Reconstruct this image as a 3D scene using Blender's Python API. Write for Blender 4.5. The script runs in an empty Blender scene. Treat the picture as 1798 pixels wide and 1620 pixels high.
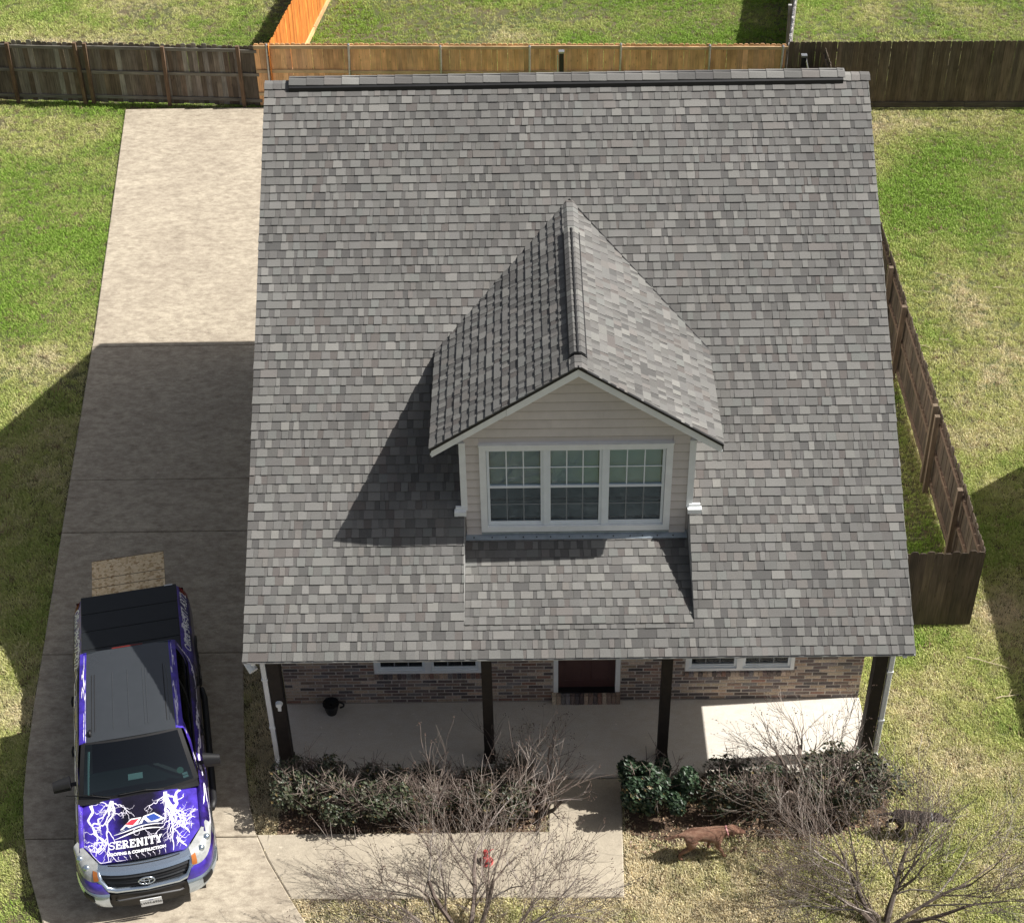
import bpy, math, random
import numpy as np
from mathutils import Matrix, Vector

random.seed(7)
S = bpy.context.scene
COL = S.collection

# ------------------------------------------------------------------ camera
def look_matrix(pos, pitch, yaw, roll):
    th, yw, ro = math.radians(pitch), math.radians(yaw), math.radians(roll)
    F = Vector((math.sin(yw)*math.cos(th), math.cos(yw)*math.cos(th), -math.sin(th)))
    R = Vector((math.cos(yw), -math.sin(yw), 0))
    U = R.cross(F)
    R2 = R*math.cos(ro)+U*math.sin(ro)
    U2 = U*math.cos(ro)-R*math.sin(ro)
    M = Matrix((R2, U2, -F)).transposed().to_4x4()
    M.translation = Vector(pos)
    return M
cam_data = bpy.data.cameras.new('drone_camera')
cam = bpy.data.objects.new('drone_camera', cam_data); COL.objects.link(cam)
cam.matrix_world = look_matrix((0, -18.81, 20.6), 39.31, -.715, -1.206)
cam_data.sensor_fit = 'HORIZONTAL'; cam_data.sensor_width = 36
cam_data.lens = 36*2885.6/1798
cam_data.clip_start = .5; cam_data.clip_end = 2000
S.camera = cam

# ------------------------------------------------------------------ light
SUN_TO = Vector((.90, .058, 1.0)).normalized()
world = bpy.data.worlds.new('World'); S.world = world; world.use_nodes = True
wn = world.node_tree.nodes; wl = world.node_tree.links
sky = wn.new('ShaderNodeTexSky'); sky.sky_type = 'NISHITA'; sky.sun_disc = False
sky.sun_elevation = math.asin(SUN_TO.z)
sky.sun_rotation = math.atan2(SUN_TO.x, SUN_TO.y)
sky.air_density = .8; sky.dust_density = 3.0; sky.ozone_density = .6
bg = wn['Background']; bg.inputs['Strength'].default_value = .062
hs = wn.new('ShaderNodeHueSaturation'); hs.inputs['Saturation'].default_value = .5     # thin high haze
wl.new(sky.outputs[0], hs.inputs['Color']); wl.new(hs.outputs[0], bg.inputs[0])
sun_d = bpy.data.lights.new('sun', 'SUN'); sun_d.energy = 5.0; sun_d.angle = math.radians(.53)
sun_d.color = (1.0, .965, .91)
sun = bpy.data.objects.new('sun', sun_d); COL.objects.link(sun)
sun.rotation_euler = (-SUN_TO).to_track_quat('-Z', 'Y').to_euler()
sun.location = (30, 5, 40)
S.view_settings.view_transform = 'Standard'; S.view_settings.look = 'None'
S.view_settings.gamma = 1; S.view_settings.use_curve_mapping = False
S.view_settings.exposure = .52
S.render.engine = 'CYCLES'
S.render.resolution_x = 1024; S.render.resolution_y = 922

GZ = -.12          # ground level; the porch slab's top is z = 0

# ------------------------------------------------------------------ materials
def nodes_of(name):
    m = bpy.data.materials.new(name); m.use_nodes = True
    nt = m.node_tree
    return m, nt, nt.nodes, nt.links, nt.nodes['Principled BSDF']
def noise(nt, scale, detail=4, rough=.6, coord='Object', stretch=None, vec=None):
    n = nt.nodes.new('ShaderNodeTexNoise'); n.inputs['Scale'].default_value = scale
    n.inputs['Detail'].default_value = detail; n.inputs['Roughness'].default_value = rough
    if coord == 'World':
        src = nt.nodes.new('ShaderNodeNewGeometry').outputs['Position']
    else:
        src = nt.nodes.new('ShaderNodeTexCoord').outputs[coord]
    if stretch:
        mp = nt.nodes.new('ShaderNodeMapping'); mp.inputs['Scale'].default_value = stretch
        nt.links.new(src, mp.inputs[0]); src = mp.outputs[0]
    nt.links.new(src, n.inputs['Vector'])
    return n.outputs['Fac']
def ramp(nt, fac, stops):
    r = nt.nodes.new('ShaderNodeValToRGB'); e = r.color_ramp.elements
    while len(e) < len(stops): e.new(.5)
    for el, (p, c) in zip(e, stops):
        el.position = p; el.color = (*c, 1) if len(c) == 3 else c
    nt.links.new(fac, r.inputs[0]); return r.outputs[0]
def mixc(nt, a, b, fac, mode='MIX'):
    n = nt.nodes.new('ShaderNodeMix'); n.data_type = 'RGBA'; n.blend_type = mode
    for sock, v in ((n.inputs[6], a), (n.inputs[7], b), (n.inputs[0], fac)):
        if hasattr(v, 'links'): nt.links.new(v, sock)
        elif isinstance(v, (int, float)): sock.default_value = v
        else: sock.default_value = (*v, 1)
    return n.outputs[2]
def bump(nt, bs, h, strength=.3, dist=.01):
    b = nt.nodes.new('ShaderNodeBump'); b.inputs['Strength'].default_value = strength
    b.inputs['Distance'].default_value = dist
    nt.links.new(h, b.inputs['Height']); nt.links.new(b.outputs[0], bs.inputs['Normal'])
def setp(bs, **k):
    for a, v in k.items():
        bs.inputs[a.replace('_', ' ')].default_value = v

def plain(name, col, rough=.6, metal=0, var=.12, scale=6, bump_s=0, coat=0):
    m, nt, nd, lk, bs = nodes_of(name)
    f = noise(nt, scale, coord='World')
    lo = tuple(c*(1-var) for c in col); hi = tuple(min(1, c*(1+var)) for c in col)
    lk.new(ramp(nt, f, [(.3, lo), (.7, hi)]), bs.inputs['Base Color'])
    setp(bs, Roughness=rough, Metallic=metal, Coat_Weight=coat)
    if bump_s: bump(nt, bs, noise(nt, scale*12, coord='World'), bump_s, .004)
    return m
def tinted(name, rough=.85, scale=60, amt=.3, bump_s=.4, big=2.0, bigamt=.12, dist=.004):
    """colour comes from the per-face attribute 'tint', broken up by fine grain"""
    m, nt, nd, lk, bs = nodes_of(name)
    a = nd.new('ShaderNodeAttribute'); a.attribute_name = 'tint'
    f = noise(nt, scale, 3, .7, 'World'); g = noise(nt, big, 3, .6, 'World')
    k = ramp(nt, f, [(.25, (1-amt,)*3), (.75, (1+amt,)*3)])
    k2 = ramp(nt, g, [(.3, (1-bigamt,)*3), (.7, (1+bigamt,)*3)])
    c = mixc(nt, a.outputs['Color'], k, 1.0, 'MULTIPLY')
    c = mixc(nt, c, k2, 1.0, 'MULTIPLY')
    lk.new(c, bs.inputs['Base Color']); setp(bs, Roughness=rough)
    if bump_s: bump(nt, bs, f, bump_s, dist)
    return m
def wood_obj(name, rough=.8, amt=.35, bump_s=.5, knots=True):
    """boards: colour from the object's own colour, grain runs along local z"""
    m, nt, nd, lk, bs = nodes_of(name)
    oi = nd.new('ShaderNodeObjectInfo')
    ad = nd.new('ShaderNodeVectorMath'); ad.operation = 'ADD'
    tc = nd.new('ShaderNodeTexCoord')
    sc = nd.new('ShaderNodeVectorMath'); sc.operation = 'SCALE'
    cx = nd.new('ShaderNodeCombineXYZ')
    for i in range(3): lk.new(oi.outputs['Random'], cx.inputs[i])
    lk.new(cx.outputs[0], sc.inputs[0]); sc.inputs['Scale'].default_value = 40
    lk.new(tc.outputs['Object'], ad.inputs[0]); lk.new(sc.outputs[0], ad.inputs[1])
    mp = nd.new('ShaderNodeMapping'); mp.inputs['Scale'].default_value = (30, 30, 1.6)
    lk.new(ad.outputs[0], mp.inputs[0])
    n = nd.new('ShaderNodeTexNoise'); n.inputs['Scale'].default_value = 1.5; n.inputs['Detail'].default_value = 5
    lk.new(mp.outputs[0], n.inputs['Vector'])
    k = ramp(nt, n.outputs['Fac'], [(.25, (1-amt,)*3), (.75, (1+amt,)*3)])
    c = mixc(nt, oi.outputs['Color'], k, 1.0, 'MULTIPLY')
    n2 = nd.new('ShaderNodeTexNoise'); n2.inputs['Scale'].default_value = 2.2; n2.inputs['Detail'].default_value = 3
    lk.new(ad.outputs[0], n2.inputs['Vector'])
    c = mixc(nt, c, ramp(nt, n2.outputs['Fac'], [(.3, (.72,)*3), (.7, (1.2,)*3)]), 1.0, 'MULTIPLY')
    if knots:
        v = nd.new('ShaderNodeTexVoronoi'); v.inputs['Scale'].default_value = 1.0
        mp2 = nd.new('ShaderNodeMapping'); mp2.inputs['Scale'].default_value = (9, 9, 3.2)
        lk.new(ad.outputs[0], mp2.inputs[0]); lk.new(mp2.outputs[0], v.inputs['Vector'])
        kk = ramp(nt, v.outputs['Distance'], [(.0, (.35, .3, .26)), (.16, (1, 1, 1))])
        c = mixc(nt, c, kk, 1.0, 'MULTIPLY')
    lk.new(c, bs.inputs['Base Color']); setp(bs, Roughness=rough)
    bump(nt, bs, n.outputs['Fac'], bump_s, .004)
    return m
def concrete(name, lo, hi, stain, stain_amt=.6, scale=1.0):
    m, nt, nd, lk, bs = nodes_of(name)
    a = noise(nt, .55*scale, 6, .62, 'World', (1, 1.3, 1)); b = noise(nt, 4.6, 12, .78, 'World', (1, 1.8, 1)); c = noise(nt, 60, 3, .7, 'World')
    col = ramp(nt, a, [(.32, lo), (.68, hi)])
    s = ramp(nt, b, [(.38, (0,)*3), (.74, (1,)*3)])
    sm = mixc(nt, (0, 0, 0), s, stain_amt)
    col = mixc(nt, col, stain, sm)
    col = mixc(nt, col, ramp(nt, c, [(.3, (.82,)*3), (.7, (1.14,)*3)]), 1.0, 'MULTIPLY')
    d = noise(nt, 14, 2, .5, 'World')
    col = mixc(nt, col, ramp(nt, d, [(.70, (1,)*3), (.76, (1.35,)*3)]), 1.0, 'MULTIPLY')
    lk.new(col, bs.inputs['Base Color']); setp(bs, Roughness=.9)
    bump(nt, bs, c, .25, .004)
    return m

M = {}
M['shingle'] = tinted('asphalt_shingle', .95, 120, .26, .4, .55, .13)
M['brick'] = tinted('brick_clay', .9, 38, .45, .5, 3.0, .15)
M['mortar'] = plain('mortar', (.52, .47, .42), .95, var=.2, scale=20, bump_s=.4)
M['siding'] = plain('painted_siding', (.64, .585, .55), .6, var=.05, scale=3)
M['siding_board'] = tinted('painted_siding_board', .6, 8, .05, 0, 1.5, .05)
M['white'] = plain('white_trim', (.84, .86, .86), .5, var=.06, scale=5)
M['vinyl'] = plain('window_vinyl', (.78, .83, .86), .4, var=.04, scale=5)
M['greytrim'] = plain('grey_trim', (.40, .40, .39), .55, var=.06, scale=5)
M['black'] = plain('black_metal', (.012, .012, .013), .5, var=.2)
M['flash'] = plain('flashing_metal', (.34, .40, .46), .35, .6, var=.15, scale=8)
M['deck'] = plain('roof_deck', (.06, .055, .05), .9)
M['postwood'] = plain('dark_stained_post', (.020, .014, .011), .75, var=.35, scale=9, bump_s=.3)
M['door'] = plain('red_brown_door', (.085, .040, .038), .45, var=.12, scale=4)
M['galv'] = plain('galvanised_steel', (.46, .47, .48), .38, .75, var=.15, scale=14)
M['fence_old'] = wood_obj('weathered_boards', .9, .45, .6)
M['fence_new'] = wood_obj('cedar_boards', .75, .22, .35)
M['drive'] = concrete('driveway_concrete', (.44, .38, .295), (.53, .465, .36), (.16, .125, .092), .92)
M['porchc'] = concrete('porch_concrete', (.61, .575, .515), (.69, .655, .595), (.50, .42, .32), .55, .6)
M['walk'] = concrete('walk_concrete', (.38, .33, .255), (.50, .44, .34), (.24, .205, .16), .55)

def glass_mat(name, tint=(.55, .68, .62), rough=.02, refl=.5, gcol=(.9, .95, 1)):
    m, nt, nd, lk, bs = nodes_of(name)
    nd.remove(bs)
    t = nd.new('ShaderNodeBsdfTransparent'); t.inputs[0].default_value = (*tint, 1)
    g = nd.new('ShaderNodeBsdfGlossy'); g.inputs['Roughness'].default_value = rough
    g.inputs['Color'].default_value = (*gcol, 1)
    fr = nd.new('ShaderNodeFresnel'); fr.inputs[0].default_value = 1.5
    mu = nd.new('ShaderNodeMath'); mu.operation = 'MULTIPLY_ADD'
    mu.inputs[1].default_value = 1.0; mu.inputs[2].default_value = refl*.08
    lk.new(fr.outputs[0], mu.inputs[0])
    mx = nd.new('ShaderNodeMixShader'); lk.new(mu.outputs[0], mx.inputs[0])
    lk.new(t.outputs[0], mx.inputs[1]); lk.new(g.outputs[0], mx.inputs[2])
    lk.new(mx.outputs[0], nd['Material Output'].inputs['Surface'])
    return m
M['glass'] = glass_mat('window_glass', (.89, .97, 1.0), .02, .1)
M['carglass'] = glass_mat('tinted_car_glass', (.20, .30, .30), .015, .6)
M['blind'] = plain('blind_slats', (.78, .80, .77), .6, var=.04)
M['dark'] = plain('dark_interior', (.02, .022, .022), .8)
def screen_mat():
    m, nt, nd, lk, bs = nodes_of('insect_screen')
    t = nd.new('ShaderNodeBsdfTransparent'); mx = nd.new('ShaderNodeMixShader'); mx.inputs[0].default_value = .28
    setp(bs, Roughness=.8); bs.inputs['Base Color'].default_value = (.03, .035, .04, 1)
    lk.new(t.outputs[0], mx.inputs[1]); lk.new(bs.outputs[0], mx.inputs[2])
    lk.new(mx.outputs[0], nd['Material Output'].inputs['Surface'])
    return m
M['screen'] = screen_mat()

# ------------------------------------------------------------------ mesh helpers
WM = {}
def register(o, parent, world):
    COL.objects.link(o)
    if parent is not None:
        o.parent = parent
        o.matrix_parent_inverse = WM[parent].inverted()
    o.matrix_basis = world
    WM[o] = world.copy()
    return o
def tag(o, label=None, cat=None, group=None, kind=None):
    if label: o['label'] = label
    if cat: o['category'] = cat
    if group: o['group'] = group
    if kind: o['kind'] = kind
    return o
def thing(name, label, cat, loc=(0, 0, 0), rotz=0, group=None):
    o = bpy.data.objects.new(name, None); o.empty_display_size = .2
    register(o, None, Matrix.Translation(loc) @ Matrix.Rotation(rotz, 4, 'Z'))
    return tag(o, label, cat, group)
class MB:
    def __init__(s): s.v = []; s.f = []; s.t = []; s.tt = None
    def face(s, pts, tint=None):
        i = len(s.v); s.v.extend([tuple(p) for p in pts]); s.f.append(tuple(range(i, i+len(pts)))); s.t.append(tint or (1, 1, 1))
        return s
    def hexa(s, p, tint=None, skip=()):
        """p: 8 points, bottom ring 0-3, top ring 4-7"""
        i = len(s.v); s.v.extend([tuple(q) for q in p])
        fs = [(3, 2, 1, 0), (4, 5, 6, 7), (0, 1, 5, 4), (1, 2, 6, 5), (2, 3, 7, 6), (3, 0, 4, 7)]
        for k, f in enumerate(fs):
            if k in skip: continue
            s.f.append(tuple(i+j for j in f)); s.t.append(tint or (1, 1, 1))
        return s
    def box(s, lo, hi, tint=None, mat=None, skip=()):
        x0, y0, z0 = lo; x1, y1, z1 = hi
        p = [(x0, y0, z0), (x1, y0, z0), (x1, y1, z0), (x0, y1, z0), (x0, y0, z1), (x1, y0, z1), (x1, y1, z1), (x0, y1, z1)]
        if mat is not None: p = [mat @ Vector(q) for q in p]
        return s.hexa(p, tint, skip)
    def prism(s, poly, axis, a0, a1, tint=None):
        """extrude a polygon (pairs) along axis index from a0 to a1"""
        def mk(q, a):
            l = list(q); l.insert(axis, a); return tuple(l)
        n = len(poly); i = len(s.v)
        s.v.extend([mk(q, a0) for q in poly]); s.v.extend([mk(q, a1) for q in poly])
        s.f.append(tuple(i+k for k in range(n))[::-1]); s.f.append(tuple(i+n+k for k in range(n)))
        for k in range(n):
            s.f.append((i+k, i+(k+1) % n, i+n+(k+1) % n, i+n+k))
        s.t.extend([tint or (1, 1, 1)]*(n+2))
        return s
    def tube(s, pts, rad, sides=6, tint=None, cap=True):
        pts = [Vector(p) for p in pts]; n = len(pts)
        if not hasattr(rad, '__len__'): rad = [rad]*n
        i0 = len(s.v); ref = None
        for k in range(n):
            d = (pts[min(k+1, n-1)]-pts[max(k-1, 0)])
            if d.length < 1e-9: d = Vector((0, 0, 1))
            d.normalize()
            if ref is None or abs(ref.dot(d)) > .95:
                ref = Vector((0, 0, 1)) if abs(d.z) < .9 else Vector((1, 0, 0))
            a = d.cross(ref).normalized(); b = d.cross(a)
            for j in range(sides):
                t = 2*math.pi*j/sides
                s.v.append(tuple(pts[k]+(a*math.cos(t)+b*math.sin(t))*rad[k]))
        for k in range(n-1):
            for j in range(sides):
                a = i0+k*sides+j; b = i0+k*sides+(j+1) % sides
                s.f.append((a, b, b+sides, a+sides)); s.t.append(tint or (1, 1, 1))
        if cap:
            s.f.append(tuple(i0+j for j in range(sides))[::-1]); s.f.append(tuple(i0+(n-1)*sides+j for j in range(sides)))
            s.t.extend([tint or (1, 1, 1)]*2)
        return s
    def grid(s, fn, nu, nv, tint=None, keep=None):
        i0 = len(s.v)
        for i in range(nu+1):
            for j in range(nv+1): s.v.append(tuple(fn(i/nu, j/nv)))
        for i in range(nu):
            for j in range(nv):
                if keep and not keep((i+.5)/nu, (j+.5)/nv): continue
                a = i0+i*(nv+1)+j
                s.f.append((a, a+nv+1, a+nv+2, a+1)); s.t.append(tint or (1, 1, 1))
        return s
    def mesh(s, name, use_tint=False, smooth=False, offset=None):
        me = bpy.data.meshes.new(name)
        v = s.v
        if offset is not None: v = [(a-offset[0], b-offset[1], c-offset[2]) for a, b, c in v]
        me.from_pydata(v, [], s.f)
        if use_tint:
            at = me.attributes.new('tint', 'FLOAT_COLOR', 'FACE')
            arr = np.ones((len(s.t), 4), np.float32); arr[:, :3] = np.array(s.t, np.float32)
            at.data.foreach_set('color', arr.ravel())
        if smooth: me.polygons.foreach_set('use_smooth', [True]*len(s.f))
        me.update()
        return me
    def build(s, name, mat, parent=None, tint=False, smooth=False, local=False):
        """coordinates are world ones unless local, then they are the parent's"""
        if local:
            me = s.mesh(name, tint, smooth); Wd = WM[parent]
        else:
            a = np.array(s.v); c = (a.min(0)+a.max(0))/2
            c[2] = a[:, 2].min()
            me = s.mesh(name, tint, smooth, c); Wd = Matrix.Translation(c)
        me.materials.append(M[mat] if isinstance(mat, str) else mat)
        return register(bpy.data.objects.new(name, me), parent, Wd)
def B(lo, hi): return MB().box(lo, hi)
def bevel(o, w=.01, seg=2):
    m = o.modifiers.new('bevel', 'BEVEL'); m.width = w; m.segments = seg; m.limit_method = 'ANGLE'
    return o
def jit(c, a, rnd=random):
    k = 1+rnd.uniform(-a, a); return tuple(max(0, q*k*(1+rnd.uniform(-a, a)*.12)) for q in c)

# ------------------------------------------------------------------ ground, driveway, walk, porch
def vnoise(seed, cell):
    r = np.random.RandomState(seed); g = r.rand(256, 256)
    def f(x, y):
        u = np.asarray(x)/cell+500; v = np.asarray(y)/cell+500
        i = np.floor(u).astype(int); j = np.floor(v).astype(int); a = u-i; b = v-j
        a = a*a*(3-2*a); b = b*b*(3-2*b)
        g00 = g[i % 256, j % 256]; g10 = g[(i+1) % 256, j % 256]; g01 = g[i % 256, (j+1) % 256]; g11 = g[(i+1) % 256, (j+1) % 256]
        return (g00*(1-a)+g10*a)*(1-b)+(g01*(1-a)+g11*a)*b
    return f
N5, N2, N1, N03 = vnoise(1, 4.2), vnoise(2, 1.7), vnoise(3, .7), vnoise(4, .22)
N5b, N2b = vnoise(11, 5.5), vnoise(12, 2.3)
def inside(px, py, poly):
    px = np.asarray(px); py = np.asarray(py); r = np.zeros(px.shape, bool); n = len(poly)
    for k in range(n):
        x0, y0 = poly[k]; x1, y1 = poly[(k+1) % n]
        c = ((y0 > py) != (y1 > py))
        with np.errstate(divide='ignore', invalid='ignore'):
            t = (x1-x0)*(py-y0)/((y1-y0) if y1 != y0 else 1e-9)+x0
        r ^= c & (px < t)
    return r

def ground_mat():
    m, nt, nd, lk, bs = nodes_of('lawn_soil')
    a = noise(nt, .35, 5, .6, 'World'); b = noise(nt, 30, 4, .7, 'World')
    c = ramp(nt, a, [(.35, (.13, .105, .06)), (.65, (.075, .095, .03))])
    c = mixc(nt, c, ramp(nt, b, [(.3, (.6,)*3), (.7, (1.3,)*3)]), 1.0, 'MULTIPLY')
    lk.new(c, bs.inputs['Base Color']); setp(bs, Roughness=1)
    bump(nt, bs, b, .6, .03)
    return m
g = MB()
g.grid(lambda u, v: (-700+1400*u, -600+1500*v, GZ-.03), 8, 8)
tag(g.build('ground', ground_mat()), kind='structure')

DRIVE_L = [(-10.82, 21.98), (-10.14, 16.17), (-9.55, 11.06), (-9.2, 7.6), (-8.84, 4.13), (-8.57, 1.59), (-8.42, .11), (-8.28, -1.01), (-8.15, -1.84), (-7.99, -2.52), (-7.74, -3.28), (-7.32, -4.21), (-6.6, -5.6), (-6.2, -9)]
DRIVE_R = [(-2.6, -9), (-3.1, -5.0), (-3.39, -4.26), (-3.66, -3.84), (-4.1, -3.1), (-4.32, -2.63), (-4.47, -2.12), (-4.65, -1.31), (-4.82, -.2), (-4.96, .85), (-5.05, 4), (-5.1, 8), (-5.2, 12.5), (-5.2, 21.75)]
DRIVE = DRIVE_L+DRIVE_R
WALK = [(-4.315, -2.64), (.24, -2.64), (.27, -2.1), (.3, -1.6), (1.43, -1.6), (1.42, -2.09), (1.36, -3.87), (-3.65, -3.84), (-4.09, -3.1)]
def slab(poly, z0, z1, name, mat, rough=.0):
    """a cast slab with a chamfered edge"""
    mb = MB(); n = len(poly)
    if sum(poly[k-1][0]*poly[k][1]-poly[k][0]*poly[k-1][1] for k in range(n)) < 0: poly = poly[::-1]
    inn = []
    for k in range(n):
        p0 = Vector(poly[k-1]); p1 = Vector(poly[k]); p2 = Vector(poly[(k+1) % n])
        n1 = Vector((-(p1-p0).y, (p1-p0).x)).normalized(); n2 = Vector((-(p2-p1).y, (p2-p1).x)).normalized()
        nn = (n1+n2).normalized()*.02
        inn.append((p1.x+nn.x, p1.y+nn.y))
    i = 0
    mb.v = [(x, y, z0) for x, y in poly]+[(x, y, z1-.015) for x, y in poly]+[(x, y, z1) for x, y in inn]
    for k in range(n):
        j = (k+1) % n
        mb.f.append((k, j, n+j, n+k)); mb.f.append((n+k, n+j, 2*n+j, 2*n+k))
    mb.f.append(tuple(range(2*n, 3*n)))
    mb.t = [(1, 1, 1)]*len(mb.f)
    return tag(mb.build(name, mat), kind='structure')
# driveway in cast bays, so that the joints between them are real gaps
def edge_x(pts, y):
    for (x0, y0), (x1, y1) in zip(pts[:-1], pts[1:]):
        if min(y0, y1) <= y <= max(y0, y1) and y0 != y1:
            return x0+(x1-x0)*(y-y0)/(y1-y0)
    return pts[0][0] if y > max(p[1] for p in pts) else pts[-1][0]
joints = [21.75, 10.6, 6.05, 4.5, 1.3, -2.68, -9]
for ya, yb in zip(joints[:-1], joints[1:]):
    ya -= .008; yb += .008
    L = [p for p in DRIVE_L if yb < p[1] < ya]; Rr = [p for p in DRIVE_R if yb < p[1] < ya]
    poly = [(edge_x(DRIVE_L, ya), ya)]+L+[(edge_x(DRIVE_L, yb), yb), (edge_x(DRIVE_R, yb), yb)]+Rr+[(edge_x(DRIVE_R, ya), ya)]
    slab(poly, GZ-.1, GZ+.035+random.uniform(-.004, .004), 'driveway', 'drive')
slab(WALK, GZ-.1, GZ+.028, 'front_walk', 'walk')
PORCH = [(-4.12, .0), (-4.12, -1.58), (5.5, -1.58), (5.5, .0)]
slab(PORCH, GZ-.1, 0, 'porch_slab', 'porchc')

# ------------------------------------------------------------------ house
HX0, HX1 = -4.25, 5.66            # roof ends
EY, EZ = -1.92, 3.015             # front eave
RY = 6.08; PT = 2/3; RZ = EZ+(RY-EY)*PT
BY = 11.05; BZ = RZ-.55*(BY-RY)
WX0, WX1, WYB = -4.10, 5.48, 10.72
DX0, DX1, DXM = -.97, 2.43, .72   # dormer walls
DE0, DE1, DEZ, DRZ, DOV = -1.42, 2.83, 5.70, 7.13, .30
RCY, RCZ0, RCZ1 = -1.50, EZ+(-1.50-EY)*PT, 3.75
house = thing('house', 'single storey brick house with grey shingle roof, gabled dormer and front porch', 'house', (.7, 4.5, GZ))
def roof_z(y): return EZ+(y-EY)*PT

# --- brick front wall: mortar plane, each brick proud of it
WINS = [(-2.58, -.80, .70, 2.28), (2.55, 4.34, .68, 2.28)]
DOOR = (.38, 1.48, .20, 2.32)
wallm = MB()
def wall_cells(xs, zs, holes, y, d):
    xs = sorted(xs); zs = sorted(zs)
    for x0, x1 in zip(xs[:-1], xs[1:]):
        for z0, z1 in zip(zs[:-1], zs[1:]):
            cx, cz = (x0+x1)/2, (z0+z1)/2
            if any(a < cx < b and c < cz < e for a, b, c, e in holes): continue
            wallm.box((x0, y, z0), (x1, y+d, z1))
holes = WINS+[DOOR]
wall_cells([WX0, WX1]+[h[i] for h in holes for i in (0, 1)], [GZ, 3.75]+[h[i] for h in holes for i in (2, 3)], holes, .004, .22)
front_wall = wallm.build('brick_wall', 'mortar', house)
TONES = [((.15, .118, .11), 4), ((.20, .15, .135), 4), ((.28, .20, .16), 3), ((.42, .315, .235), 3), ((.50, .40, .31), 3), ((.29, .17, .13), 1.2), ((.22, .20, .20), 2), ((.115, .10, .10), 2)]
def brick_tone(x=0):
    k = random.choices([t for t, w in TONES], [w for t, w in TONES])[0]
    return jit(k, .22)
def add_brick(mb, x0, x1, z0, z1, ins=0):
    t = brick_tone(); o = random.uniform(-.002, .001)
    r = .003
    # front face slightly smaller than the back: worn arrises
    p = [(x0, .02, z0), (x1, .02, z0), (x1, .02, z1), (x0, .02, z1),
         (x0+r, 0-.0+o+ins, z0+r), (x1-r, o+ins, z0+r), (x1-r, o+ins, z1-r), (x0+r, o+ins, z1-r)]
    mb.hexa([p[0], p[1], p[2], p[3], p[4], p[5], p[6], p[7]], t, skip=(0,))
bricks = []
MODX, MODZ = .254, .0762
z = .006; row = 0
while z < 3.0:
    x = WX0-.127*(row % 2)+random.uniform(-.012, .012)
    while x < WX1:
        a, b = max(x+.007, WX0), min(x+MODX-.007+random.uniform(-.005, .005), WX1)
        x += MODX
        segs = [(a, b)]
        for (h0, h1, g0, g1) in [(w[0]-.01, w[1]+.01, w[2]-.115, w[3]+.01) for w in WINS]+[(DOOR[0]-.01, DOOR[1]+.01, 0, DOOR[3]+.01)]:
            if z+.066 > g0 and z < g1:
                ns = []
                for (p, q) in segs:
                    if q <= h0 or p >= h1: ns.append((p, q)); continue
                    if p < h0: ns.append((p, h0))
                    if q > h1: ns.append((h1, q))
                segs = ns
        for (p, q) in segs:
            if q-p > .03: bricks.append((p, q, z, z+.061))
    z += MODZ; row += 1
bricks.sort(key=lambda b: b[2])
rest = MB()
for k, bk in enumerate(bricks):
    if k < 300:
        mb = MB(); add_brick(mb, *bk); mb.build('brick', 'brick', front_wall, tint=True)
    else: add_brick(rest, *bk)
tag(rest.build('brickwork', 'brick', front_wall, tint=True), kind='stuff')
for w in WINS:      # rowlock sills
    x = w[0]-.01
    while x < w[1]:
        mb = MB(); t = brick_tone()
        mb.hexa([(x+.004, .02, w[2]-.11), (x+.072, .02, w[2]-.11), (x+.072, .02, w[2]-.005), (x+.004, .02, w[2]-.005),
                 (x+.004, -.03, w[2]-.115), (x+.072, -.03, w[2]-.115), (x+.072, -.03, w[2]-.03), (x+.004, -.03, w[2]-.03)], t, skip=(0,))
        mb.build('sill_brick', 'brick', front_wall, tint=True); x += .0762
x = DOOR[0]-.03
while x < DOOR[1]:
    mb = MB(); t = brick_tone()
    mb.box((x+.004, -.10, .0), (x+.072, .10, .195), t); x += .0762
    mb.build('step_brick', 'brick', front_wall, tint=True)
# --- other walls
def gable_poly(): return [(0, GZ), (WYB, GZ), (WYB, BZ-.02+.55*(BY-WYB)-.16), (RY, RZ-.18), (0, roof_z(0)-.18)]
for x0, x1 in ((WX0, WX0+.15), (WX1-.15, WX1)):
    poly = [(p[0] if p[0] else .24, p[1]) for p in gable_poly()]; poly[-1] = (.24, roof_z(.24)-.18)
    MB().prism(poly, 0, x0, x1).build('gable_wall', 'siding', house)
B((WX0+.15, WYB-.15, GZ), (WX1-.15, WYB, BZ-.05)).build('back_wall', 'siding', house)
# siding that fills the porch gable above the side headers
for x0, x1 in ((WX0, WX0+.1), (WX1-.1, WX1)):
    MB().prism([(-1.38, 2.92), (-.003, 2.92), (-.003, roof_z(0)-.19), (-1.38, roof_z(-1.38)-.19)], 0, x0, x1).build('porch_gable', 'siding', house)
B((WX0+.1, -1.36, 2.70), (WX1-.1, -1.16, 2.90)).build('porch_beam', 'postwood', house)
B((WX0+.1, -1.155, 2.905), (WX1-.1, .005, 2.93)).build('porch_ceiling', 'white', house)
# --- porch posts
for px, w in ((-3.95, .095), (-.68, .08), (2.10, .08), (5.36, .095)):
    p = MB(); y = -1.26
    p.box((px-w, y-w, .0), (px+w, y+w, 2.7))
    p.box((px-w-.012, y-w-.012, .0), (px+w+.012, y+w+.012, .12))
    o = p.build('porch_post', 'postwood', house)
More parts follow.
